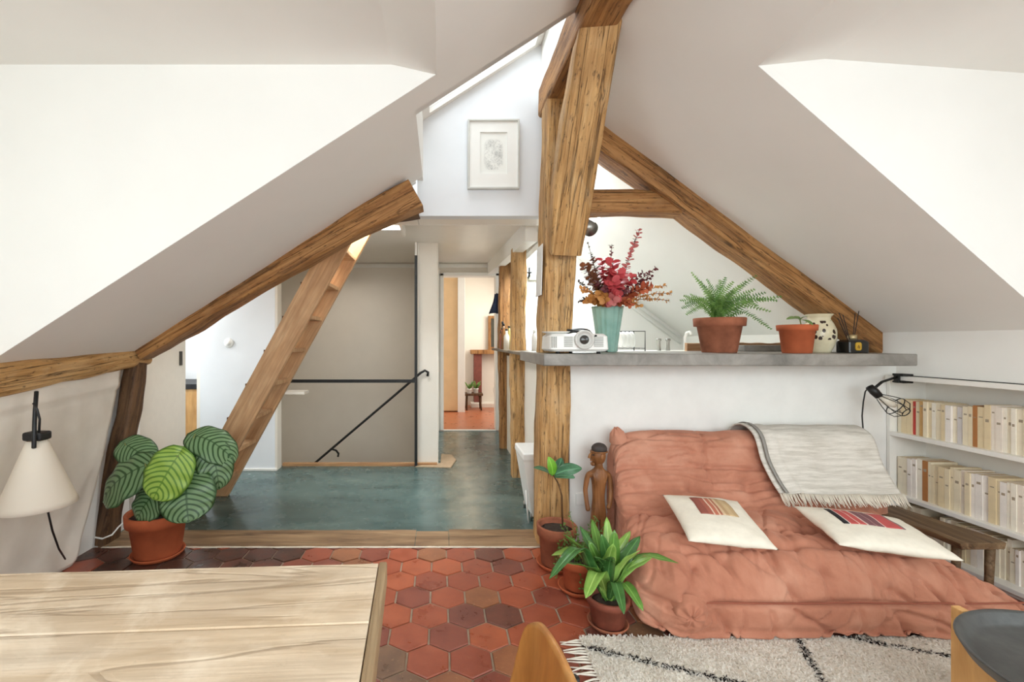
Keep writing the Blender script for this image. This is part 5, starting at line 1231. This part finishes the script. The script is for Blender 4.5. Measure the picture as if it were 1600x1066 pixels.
EU = {'red': leafmat('crimson_eucalyptus', (176, 48, 56), (206, 86, 88), 0.6, 0.15, False), 'pink': leafmat('rose_eucalyptus', (176, 84, 84), (208, 128, 122), 0.6, 0.15, False), 'burg': leafmat('burgundy_eucalyptus', (78, 32, 40), (120, 52, 58), 0.6, 0.1, False),
      'brown': leafmat('brown_eucalyptus', (84, 48, 32), (136, 80, 48), 0.6, 0.1, False), 'gold': leafmat('golden_eucalyptus', (176, 112, 52), (212, 156, 88), 0.6, 0.15, False), 'rust': leafmat('rust_eucalyptus', (158, 70, 44), (196, 104, 66), 0.6, 0.15, False), 'dark': leafmat('dark_eucalyptus', (50, 44, 40), (86, 70, 62), 0.6, 0.1, False)}
M['twig'] = plain('dark_twig', (84, 52, 40), 0.8); re_ = random.Random(31)
def euca(px, py, Y, key, n=12, sz=0.017, start=0.3):
    n = int(n*1.5)
    tip = P(px, py, Y); b0 = vc+Vector((re_.uniform(-.03, .03), re_.uniform(-.03, .03), 0.20)); rim = vc+Vector(((tip.x-vc.x)*0.25, (tip.y-vc.y)*0.25, 0.30))
    rim.x = max(vc.x-0.07, min(vc.x+0.07, rim.x)); mid = rim.lerp(tip, 0.55)+Vector((0, 0, 0.02)); pts = resample([b0, rim, mid, tip], 40, False)
    st_ = MB().tube(pts[::3]+[pts[-1]], 0.0018, 5).build('stem', M['twig'], fv, True)
    mb = MB()
    for k in range(n):
        t = start+(1-start)*(k+0.5)/n; p = pts[min(39, int(t*39))]; tg = (pts[min(39, int(t*39)+1)]-pts[max(0, int(t*39)-1)]).normalized()
        a0 = re_.uniform(0, 6.28)
        for sgn in (0, math.pi):
            pr_ = tg.orthogonal().normalized(); pr_.rotate(Quaternion(tg, a0+sgn)); dr = (pr_*0.85+tg*0.45+Vector((0, 0, -0.1))).normalized(); s = dr.cross(tg+Vector((re_.uniform(-.5, .5), re_.uniform(-.5, .5), re_.uniform(-.5, .5)))).normalized(); nn = s.cross(dr)
            r = sz*(1.55 if key in ('red', 'pink', 'gold', 'brown', 'rust') and sz > 0.0135 else 1.3)*re_.uniform(0.75, 1.15)*(1-0.3*t)
            ring = [p+dr*(r*(1-math.cos(q)))+s*(r*0.8*math.sin(q))+nn*(r*0.22*abs(math.sin(q))) for q in [math.pi*2*h/8 for h in range(8)]]
            mb.add(ring, [(0, 1, 2, 7), (2, 3, 6, 7), (3, 4, 5, 6)], 0, [(0.5, 0.5)]*8)
    mb.build('foliage', EU[key], st_, True, True)
for a in ((1000, 357, 2.74, 'pink', 13, 0.014, 0.45), (993, 372, 2.80, 'burg', 9, 0.010, 0.6), (956, 382, 2.86, 'burg', 10, 0.011, 0.5), (918, 378, 2.84, 'dark', 10, 0.010, 0.45), (913, 415, 2.66, 'brown', 14, 0.017, 0.3), (925, 405, 2.74, 'brown', 13, 0.016, 0.3),
          (904, 440, 2.78, 'dark', 11, 0.012, 0.35), (905, 470, 2.70, 'dark', 10, 0.011, 0.35), (908, 452, 2.66, 'gold', 11, 0.013, 0.35), (918, 470, 2.62, 'gold', 12, 0.016, 0.3), (936, 462, 2.60, 'gold', 11, 0.018, 0.3), (945, 470, 2.58, 'gold', 9, 0.016, 0.3),
          (940, 405, 2.76, 'red', 8, 0.022, 0.55), (958, 408, 2.68, 'red', 11, 0.025, 0.4), (966, 425, 2.62, 'red', 12, 0.025, 0.35), (975, 428, 2.66, 'red', 10, 0.024, 0.4), (958, 440, 2.60, 'red', 10, 0.022, 0.3), (958, 470, 2.57, 'pink', 11, 0.022, 0.25), (966, 462, 2.58, 'red', 10, 0.02, 0.25), (992, 432, 2.70, 'red', 9, 0.020, 0.4),
          (1026, 418, 2.74, 'burg', 14, 0.012, 0.35), (1020, 432, 2.78, 'burg', 13, 0.013, 0.35), (1018, 445, 2.66, 'rust', 12, 0.016, 0.3), (1008, 452, 2.62, 'rust', 12, 0.017, 0.3), (1050, 458, 2.74, 'gold', 15, 0.011, 0.35), (1046, 470, 2.68, 'gold', 14, 0.011, 0.35), (1042, 446, 2.80, 'gold', 13, 0.011, 0.4), (1000, 478, 2.62, 'gold', 12, 0.013, 0.3), (985, 476, 2.60, 'rust', 11, 0.015, 0.3),
          (930, 440, 2.64, 'burg', 12, 0.014, 0.3), (945, 450, 2.60, 'burg', 10, 0.014, 0.3), (980, 455, 2.58, 'burg', 11, 0.014, 0.3), (1005, 425, 2.85, 'burg', 12, 0.013, 0.3), (922, 430, 2.62, 'brown', 12, 0.017, 0.3)): euca(*a)

# Boston fern
FERN = [leafmat('fern_green', (96, 138, 58), (140, 178, 92), 0.5, 0.25, False), leafmat('fern_deep_green', (70, 112, 50), (110, 150, 74), 0.5, 0.25, False)]
fr_ = thing('potted_fern', 'feathery green fern in limed terracotta pot on the counter', 'plant', (1.655, 2.64, CT))
fc_ = Vector((1.655, 2.64, CT)); pot(fr_, fc_, 0.137, 0.088, 0.205, M['terracotta_aged'])
rf = random.Random(12)
def frond(px, py, Y, i, lift=0.06):
    tip = P(px, py, Y); b0 = fc_+Vector((rf.uniform(-.04, .04), rf.uniform(-.04, .04), 0.185)); mid = b0.lerp(tip, 0.5)+Vector((0, 0, lift)); pts = resample([b0, b0.lerp(mid, .5)+Vector((0, 0, 0.015)), mid, tip], 46, False)
    mb = MB(); mb.tube(pts[::4]+[pts[-1]], 0.0014, 4); dv = tip-b0
    for k in range(4, 46, 2):
        p = pts[k]; tg = (pts[min(45, k+1)]-pts[k-1]).normalized(); s = tg.cross(Vector((0.2*math.sin(i), -0.75, 0.6))).normalized(); nn = s.cross(tg); t = k/45
        ll = 0.031*min(1, (t-0.05)*4)*(1-t)**0.4+0.004
        for sg_ in (-1, 1):
            d_ = (s*sg_+tg*0.2+nn*0.15*math.sin(k+i)).normalized(); w_ = tg*0.0032
            mb.add([p-w_, p+d_*ll*0.55-w_*0.9, p+d_*ll, p+d_*ll*0.55+w_*0.9, p+w_], [(0, 1, 3, 4), (1, 2, 3)], 0)
    mb.build('frond', FERN[i % 2], fr_, True)
for i, (px, py, Y) in enumerate(((1080, 425, 2.66), (1085, 432, 2.7), (1108, 448, 2.78), (1134, 433, 2.62), (1125, 437, 2.75), (1166, 440, 2.70), (1158, 446, 2.55), (1183, 430, 2.74), (1180, 452, 2.6), (1197, 457, 2.62), (1222, 463, 2.58), (1215, 470, 2.5), (1205, 487, 2.45), (1206, 515, 2.42),
        (1062, 470, 2.6), (1065, 482, 2.52), (1072, 492, 2.46), (1070, 474, 2.72), (1100, 455, 2.50), (1115, 460, 2.44), (1130, 462, 2.42), (1145, 455, 2.46), (1090, 470, 2.45), (1160, 475, 2.40), (1185, 478, 2.48), (1120, 445, 2.84), (1150, 450, 2.88), (1095, 440, 2.82), (1078, 460, 2.58), (1104, 436, 2.6), (1146, 440, 2.58), (1172, 460, 2.52), (1084, 484, 2.44), (1196, 470, 2.72), (1112, 476, 2.40), (1140, 472, 2.40), (1068, 462, 2.66))): frond(px, py, Y, i, 0.07 if py > 465 else 0.04)
# small pot with a sprouting plant
sp = thing('potted_seedling', 'small smooth terracotta pot with three leaf seedling on the counter', 'plant', (2.02, 2.52, CT))
spc = Vector((2.02, 2.52, CT)); pot(sp, spc, 0.096, 0.066, 0.160, M['terracotta'], None, 0.22)
SEED = leafmat('seedling_leaf', (92, 120, 60), (134, 160, 92), 0.5)
stp = P(1250, 500, 2.50); MB().tube([spc+Vector((0.02, -0.01, 0.14)), stp], 0.003, 6).build('stem', M['petiole'], sp, True)
for (u, v, Y, w_) in ((1229, 499, 2.46, 0.03), (1262, 494, 2.46, 0.022), (1270, 508, 2.42, 0.03), (1241, 494, 2.54, 0.024)): oval(sp, stp, P(u, v, Y), (0, -0.6, 1), w_, SEED)
# cream jug-shaped vase with dark leaf pattern
def leafvase():
    m, nt, b, N, L = newmat('cream_glaze_with_leaf_marks'); v = coords(nt, (1, 1, 0.7)); vo = N('ShaderNodeTexVoronoi'); vo.inputs['Scale'].default_value = 44; L(v, vo.inputs['Vector'])
    sx = N('ShaderNodeSeparateXYZ'); L(coords(nt), sx.inputs[0])
    band = math_n(nt, 'MULTIPLY', math_n(nt, 'GREATER_THAN', sx.outputs['Z'], 0.075), math_n(nt, 'LESS_THAN', sx.outputs['Z'], 0.185))
    k = math_n(nt, 'MULTIPLY', ramp(nt, [(0.46, (1, 1, 1, 1)), (0.52, (0, 0, 0, 1))], math_n(nt, 'ADD', vo.outputs['Distance'], math_n(nt, 'MULTIPLY', noise_tex(nt, v, 20, 2), 0.12))), band)
    L(mixc(nt, k, ramp(nt, [(0.3, (206, 194, 160)), (0.7, (226, 216, 186))], noise_tex(nt, coords(nt), 12, 4)), lin((58, 42, 34))), b.inputs['Base Color']); b.inputs['Roughness'].default_value = 0.25; return m
vz = thing('leaf_vase', 'cream glazed vase with dark leaf marks near the diffuser', 'vase', (2.222, 2.61, CT))
o = MB().lathe([(0, 0), (0.052, 0), (0.056, 0.008), (0.072, 0.05), (0.083, 0.095), (0.080, 0.135), (0.064, 0.175), (0.052, 0.195), (0.055, 0.21), (0.066, 0.222), (0.064, 0.226), (0.052, 0.214), (0.046, 0.195), (0.05, 0.17), (0, 0.15)], 48).build('vase_body', leafvase(), vz, True, world=False)
# reed diffuser
df = thing('reed_diffuser', 'black square diffuser bottle with gold emblem and dark reeds', 'diffuser', (2.375, 2.565, CT))
dx0, dx1 = 2.315, 2.435
vs = []; fs = []
for (z, ins) in ((0, 0.004), (0.004, 0), (0.062, 0), (0.074, 0.012), (0.078, 0.036)):
    for (x, y) in rrect(0.118-2*ins, 0.09-1.6*ins, 0.012, 4): vs.append((2.375+x, 2.565+y, CT+z))
for i in range(4):
    for j in range(16): fs.append((i*16+j, i*16+(j+1) % 16, (i+1)*16+(j+1) % 16, (i+1)*16+j))
fs += [tuple(range(15, -1, -1)), tuple(64+j for j in range(16))]
shade_auto(mk('bottle', vs, fs, plain('black_glass', (22, 21, 20), 0.15), df))
MB().lathe([(0, 0.076), (0.021, 0.076), (0.021, 0.104), (0.012, 0.104), (0.012, 0.09), (0, 0.09)], 24, (2.375, 2.565, CT)).build('collar', plain('pale_gold', (190, 170, 128), 0.3, 0.6), df, True)
gold = plain('gold_label', (214, 172, 62), 0.3, 0.5); ring = []
for k in range(28):
    a = k*2*math.pi/28; r = 0.020*(1-0.09*math.cos(4*a)); ring.append((2.367+r*0.95*math.cos(a), CT+0.038+r*1.25*math.sin(a)))
vs = [(x, 2.5165, z) for x, z in ring]+[(x, 2.5205, z) for x, z in ring]; mk('gold_emblem', vs, [tuple(range(28))[::-1]]+[(i, (i+1) % 28, 28+(i+1) % 28, 28+i) for i in range(28)], gold, df)
mb = MB(); mb.tube([(2.362, 2.5155, CT+0.030), (2.366, 2.5155, CT+0.044), (2.372, 2.5155, CT+0.036), (2.369, 2.5155, CT+0.026)], 0.0022, 5); mb.build('emblem_mark', plain('emblem_brown', (132, 92, 30), 0.5), df, True)
for (u, v, Y) in ((1311, 489, 2.60), (1317, 492, 2.54), (1342, 486, 2.52), (1336, 490, 2.62), (1309, 497, 2.5)): MB().tube([(2.375, 2.565, CT+0.02), P(u, v, Y)], 0.0022, 5).build('reed', plain('black_reed', (44, 36, 34), 0.8) if 'black_reed' not in bpy.data.materials else bpy.data.materials['black_reed'], df)
# board, slab and dish rack behind
o = box('slate_slab', (1.98, 2.90, CT), (2.52, 3.02, CT+0.040), M['concrete'], None, 0.004); props(o, 'grey slate slab lying behind the small terracotta pot', 'slab')
vs = []; fs = []; n = 36
for i in range(n+1):
    x = 1.72+1.05*i/n; hgt = 0.055+0.012*noise.noise((x*4, 0, 3))+0.006*noise.noise((x*14, 0, 1))
    for (y, z) in ((3.10, 0.0), (3.10, hgt), (3.13, hgt+0.004), (3.13, 0.0)): vs.append((x, y, CT+z))
for i in range(n):
    for k in range(4): fs.append((i*4+k, (i+1)*4+k, (i+1)*4+(k+1) % 4, i*4+(k+1) % 4))
fs += [(0, 1, 2, 3), (n*4+3, n*4+2, n*4+1, n*4)]
kt = thing('kitchen_worktop', 'pale kitchen worktop set behind the concrete bar counter', 'worktop', (1.9, 3.3, 0)); box('top', (0.84, 3.065, CT-0.05), (2.69, 3.5, CT-0.004), M['white'], kt, 0.004); box('cabinet', (0.84, 3.07, 0.0), (2.69, 3.48, CT-0.05), M['white'], kt)
for v in vs: pass
o = mk('live_edge_board', [(x, y, z-0.004) for x, y, z in vs], fs, wood('live_edge_wood', [(0.3, (140, 98, 66)), (0.6, (186, 146, 108)), (0.8, (206, 170, 134))], axis='X', stretch=8, cracks=0.3)); props(o, 'rough-edged wooden board lying behind the fern pot', 'board')
rk = thing('dish_rack', 'small black wire dish rack beside the aqua vase', 'rack', P(985, 548, 3.2))
def R3(u, v, Y=3.2): q = P(u, v, Y); return q
zb = CT-0.004
for Y in (3.16, 3.34):
    a, b = R3(961, 518, 3.2), R3(1004, 518, 3.2); MB().tube([(a.x, Y, zb), (a.x, Y, a.z), (b.x, Y, b.z), (b.x, Y, zb)], 0.0035, 6).build('wire_frame', M['black'], rk, True)
for k in range(6):
    t = k/5; x = R3(961, 540).x*(1-t)+R3(1004, 540).x*t; MB().tube([(x, 3.16, zb+0.02), (x, 3.34, zb+0.02)], 0.0025, 5).build('wire', M['black'], rk)
for k in range(4): 
    x = R3(972, 540).x+k*0.03; o = MB().lathe([(0, -0.003), (0.05, -0.003), (0.06, 0.004), (0.05, 0.004), (0, 0.002)], 28).build('plate', M['white_plastic'], None, True)
    o.rotation_euler = (0, math.pi/2-0.12, 0); o.location = (x, 3.25, zb+0.085); props(o, '%s white plate standing in the black dish rack' % ('first', 'second', 'third', 'fourth')[k], 'plate', 'plates in the dish rack')
# kitchen pipe along wall and slope, taps
pp = thing('wall_pipe', 'pair of white pipes slanting along the kitchen wall', 'pipe', (2.4, 4.9, 1.5))
for k in (0.0, 0.06): MB().tube([(1.7, 4.92, RS(1.7)-0.05-k), (2.66, 4.92, RS(2.66)-0.05-k)], 0.012, 10).build('pipe', M['white_plastic'], pp, True)
fa = thing('kitchen_faucet', 'slim steel kitchen tap behind the counter', 'faucet', (1.70, 3.38, zb))
for x in (1.66, 1.73): MB().lathe([(0, 0), (0.016, 0), (0.012, 0.03), (0.012, 0.07), (0.018, 0.075), (0.018, 0.09), (0, 0.092)], 14, (x, 3.38, zb)).build('tap_handle', M['steel'], fa, True)
MB().tube([(1.86, 3.38, zb), (1.86, 3.38, zb+0.10), (1.855, 3.35, zb+0.135), (1.84, 3.28, zb+0.14), (1.83, 3.24, zb+0.12)], 0.009, 10).build('spout', M['white_plastic'], fa, True)
# spot lamp under the collar beam
spot = thing('spot_lamp', 'small grey cylinder spotlight under the collar beam', 'lamp', P(912, 350, 2.72))
a, b = P(906, 348, 2.74), P(923, 358, 2.60); MB().tube([a, a.lerp(b, 0.5), b], [0.038, 0.042, 0.044], 20).build('housing', M['steel'], spot, True)
MB().tube([P(908, 338, 2.74), P(909, 350, 2.73)], 0.008, 8).build('bracket', M['steel'], spot, True)
# paper sheet on the post
ps = [P(847, 384, 2.60), P(856, 378, 2.62)]
o = mk('paper_sheet', [(0.592, 2.60, 1.46), (0.592, 2.75, 1.46), (0.600, 2.75, 1.76), (0.600, 2.60, 1.76), (0.589, 2.60, 1.46), (0.589, 2.75, 1.46), (0.597, 2.75, 1.76), (0.597, 2.60, 1.76)], [(0, 1, 2, 3), (7, 6, 5, 4), (0, 4, 5, 1), (1, 5, 6, 2), (2, 6, 7, 3), (3, 7, 4, 0)], M['white_plastic'])
props(o, 'blank white paper sheet pinned to the side of king post', 'paper')

# ------------------------------------------------------------------ corridor and kitchen partition
struct(box('wall_partition_low', (0.735, 3.3, 0.0), (0.775, 4.95, 1.03), M['cream_wall']))
o = box('corridor_shelf', (0.60, 3.06, 1.083), (0.80, 5.2, 1.107), wood('grey_shelf_wood', [(0.3, (96, 84, 70)), (0.6, (136, 122, 104)), (0.8, (164, 150, 130))], axis='Y', cracks=0.2), None, 0.003); props(o, 'narrow grey shelf board running along the kitchen partition', 'shelf')
bottle_m = [plain('amber_bottle', (128, 84, 44), 0.2), plain('oil_bottle', (176, 160, 96), 0.2), plain('white_jar', (224, 216, 200), 0.35), plain('dark_bottle', (60, 46, 34), 0.2), plain('red_label_bottle', (164, 84, 58), 0.3)]
labs = ['amber', 'pale oil', 'white', 'dark brown', 'reddish']
for k, (x, y, h_, r) in enumerate(((0.640, 4.50, 0.26, 0.026), (0.672, 4.34, 0.23, 0.026), (0.640, 4.30, 0.20, 0.028), (0.660, 4.72, 0.29, 0.026), (0.642, 4.62, 0.22, 0.026))):
    t = thing('spice_bottle', '%s kitchen bottle on the corridor shelf' % labs[k], 'bottle', (x, y, 1.107), 'bottles on the corridor shelf')
    MB().lathe([(0, 0), (r, 0), (r, h_*0.62), (r*0.4, h_*0.78), (r*0.38, h_*0.92), (0, h_*0.92)], 20).build('body', bottle_m[k], t, True, world=False)
    MB().lathe([(r*0.45, h_*0.92), (r*0.45, h_), (0, h_)], 16).build('cap', M['black_plastic'], t, True, world=False)
t = thing('white_bottle', 'slim white bottle on shelf beside king post', 'bottle', (0.765, 3.62, 1.107)); MB().lathe([(0, 0), (0.022, 0), (0.022, 0.12), (0.01, 0.15), (0, 0.15)], 18).build('body', M['white_plastic'], t, True, world=False); MB().lathe([(0.011, 0.15), (0.011, 0.18), (0, 0.18)], 14).build('cap', M['white_plastic'], t, True, world=False)
wb = thing('pedal_bin', 'slim white storage bin on teal floor behind king post', 'bin', (0.66, 3.05, 0))
vs = []
for (z, ins, dx) in ((0.03, 0.03, 0.03), (0.40, 0.0, 0.0), (0.415, -0.006, 0.0), (0.45, -0.004, 0.0), (0.455, 0.006, 0.0)):
    for (x, y) in ((0.545+ins+dx, 2.90+ins), (0.72-ins, 2.90+ins), (0.72-ins, 3.22-ins), (0.545+ins+dx, 3.22-ins)): vs.append((x, y, z))
fs = [(3, 2, 1, 0), (16, 17, 18, 19)]+[(i*4+j, i*4+(j+1) % 4, (i+1)*4+(j+1) % 4, (i+1)*4+j) for i in range(4) for j in range(4)]
bev(mk('body', vs, fs, M['white_plastic'], wb), 0.004)
for (x, y) in ((0.60, 2.94), (0.69, 2.94), (0.60, 3.17), (0.69, 3.17)): MB().tube([(x, y, 0), (x, y, 0.05)], 0.009, 8).build('foot', M['steel'], wb, True)
MB().tube([(0.575, 2.895, 0.004), (0.565, 2.892, 0.10), (0.558, 2.893, 0.22)], 0.006, 6).build('hinge_rod', M['white_plastic'], wb, True)
o = MB()
vs = []; fs = []
for i in range(9):
    for j in range(7):
        t, s = i/8, j/6; vs.append((0.745-0.03*t+0.09*(s-0.5)*(0.6+0.8*t)+0.012*math.sin(s*9+t*4), 5.84-0.02*math.sin(s*7), 1.82-0.26*t-0.03*abs(s-0.5)))
for i in range(8):
    for j in range(6): a = i*7+j; fs.append((a, a+1, a+8, a+7))
o = mk('blue_cloth', vs, fs, plain('navy_cloth', (44, 54, 78), 0.9, var=0.2), None, True); m_ = o.modifiers.new('t', 'SOLIDIFY'); m_.thickness = 0.012; props(o, 'dark blue cloth hanging on the far door jamb', 'cloth')
o = thing('wall_sconce', 'small dark candle sconce on the kitchen back wall', 'sconce', P(826, 425, 4.92)); c = wloc(o)
MB().tube([c+Vector((0, 0.02, -0.06)), c+Vector((0, -0.03, -0.05)), c+Vector((0, -0.04, -0.02))], 0.012, 8).build('arm', M['black'], o, True); MB().lathe([(0, 0), (0.03, 0), (0.035, 0.01), (0.012, 0.014), (0.012, 0.06), (0, 0.06)], 16, c+Vector((0, -0.04, -0.02))).build('cup', M['black'], o, True); MB().tube([c+Vector((0, -0.04, 0.04)), c+Vector((0, -0.04, 0.13))], 0.009, 8).build('candle', M['white_plastic'], o, True)
c = P(833, 434, 4.94); o = box('thermostat', (c.x-0.05, 4.92, c.z-0.03), (c.x+0.05, 4.952, c.z+0.03), plain('sage_plastic', (188, 186, 150), 0.5), None, 0.004); props(o, 'little sage thermostat box under the candle sconce', 'thermostat')
# ------------------------------------------------------------------ far room things
mt = thing('mantel', 'wooden mantelpiece with reddish upright in the far room', 'mantelpiece', (0.8, 8.1, 0))
box('shelf', (0.55, 7.98, 0.955), (1.6, 8.2, 1.03), M['beam_brown'], mt, 0.008); box('upright', (0.61, 8.04, 0.08), (0.75, 8.2, 0.955), plain('oxblood_paint', (122, 64, 52), 0.6, var=0.15), mt, 0.005); box('upright', (1.4, 8.04, 0.08), (1.54, 8.2, 0.955), bpy.data.materials['oxblood_paint'], mt, 0.005)
box('hearth', (0.55, 7.9, 0.004), (1.6, 8.2, 0.08), M['cream_wall'], mt, 0.006)
mr = thing('mirror', 'dark framed mirror leaning above the far mantelpiece', 'mirror', (0.95, 8.12, 1.03))
for (a, b, c, d_) in ((0.875, 1.35, 1.03, 1.08), (0.875, 1.35, 1.60, 1.65), (0.875, 0.925, 1.08, 1.60), (1.30, 1.35, 1.08, 1.60)): box('frame', (a, 8.12, c), (b, 8.16, d_), M['beam_brown'], mr, 0.004)
box('mirror_glass', (0.925, 8.14, 1.08), (1.30, 8.15, 1.60), plain('dim_mirror', (100, 100, 92), 0.1, 0.8), mr)
ft = thing('plant_stool', 'little dark wooden stool holding plants in the far room', 'stool', (0.55, 7.72, 0.004))
bev(MB().box((-0.13, -0.14, 0.25), (0.18, 0.12, 0.285)).build('top', M['beam_dark'], ft, world=False), 0.004)
for (x, y) in ((-0.10, -0.11), (0.15, -0.11), (-0.10, 0.09), (0.15, 0.09)): MB().tube([(x, y, 0), (x*0.9, y*0.9, 0.25)], 0.014, 8).build('leg', M['beam_dark'], ft, True, world=False)
for k, (x, y) in enumerate(((0.50, 7.66), (0.62, 7.72))):
    t = thing('small_plant', ('small green plant on the far stool, nearer the white casing', 'small green plant on the far stool, nearer the mantelpiece')[k], 'plant', (x, y, 0.289)); pot(t, (x, y, 0.289), 0.045, 0.035, 0.08, M['white_plastic'], soil=False)
    for q in range(8):
        a = q*0.8+k; oval(t, Vector((x, y, 0.355)), Vector((x+0.09*math.cos(a), y+0.09*math.sin(a), 0.47+0.03*math.sin(q*2))), (0, -1, 0.5), 0.025, FERN[q % 2], n=6)
o = ell('paper_lantern', (0.98, 7.5, 0.36), (0.09, 0.09, 0.10), M['white_plastic'], None); props(o, 'round white paper lantern glimpsed at the far door jamb', 'lamp')
o2 = MB().lathe([(0, 0.004), (0.07, 0.004), (0.07, 0.02), (0.02, 0.03), (0.02, 0.30), (0, 0.30)], 20, (0.98, 7.5, 0)).build('lantern_base', M['black'], o, True)
# side room cabinet
cb = thing('side_cabinet', 'pale wood cabinet with black top seen through the door gap', 'cabinet', (-2.6, 4.5, 0)); box('body', (-2.95, 4.35, 0.0), (-2.36, 4.9, 0.72), M['birch'], cb, 0.003); box('top', (-2.97, 4.33, 0.72), (-2.34, 4.92, 0.77), M['black_plastic'], cb, 0.003)
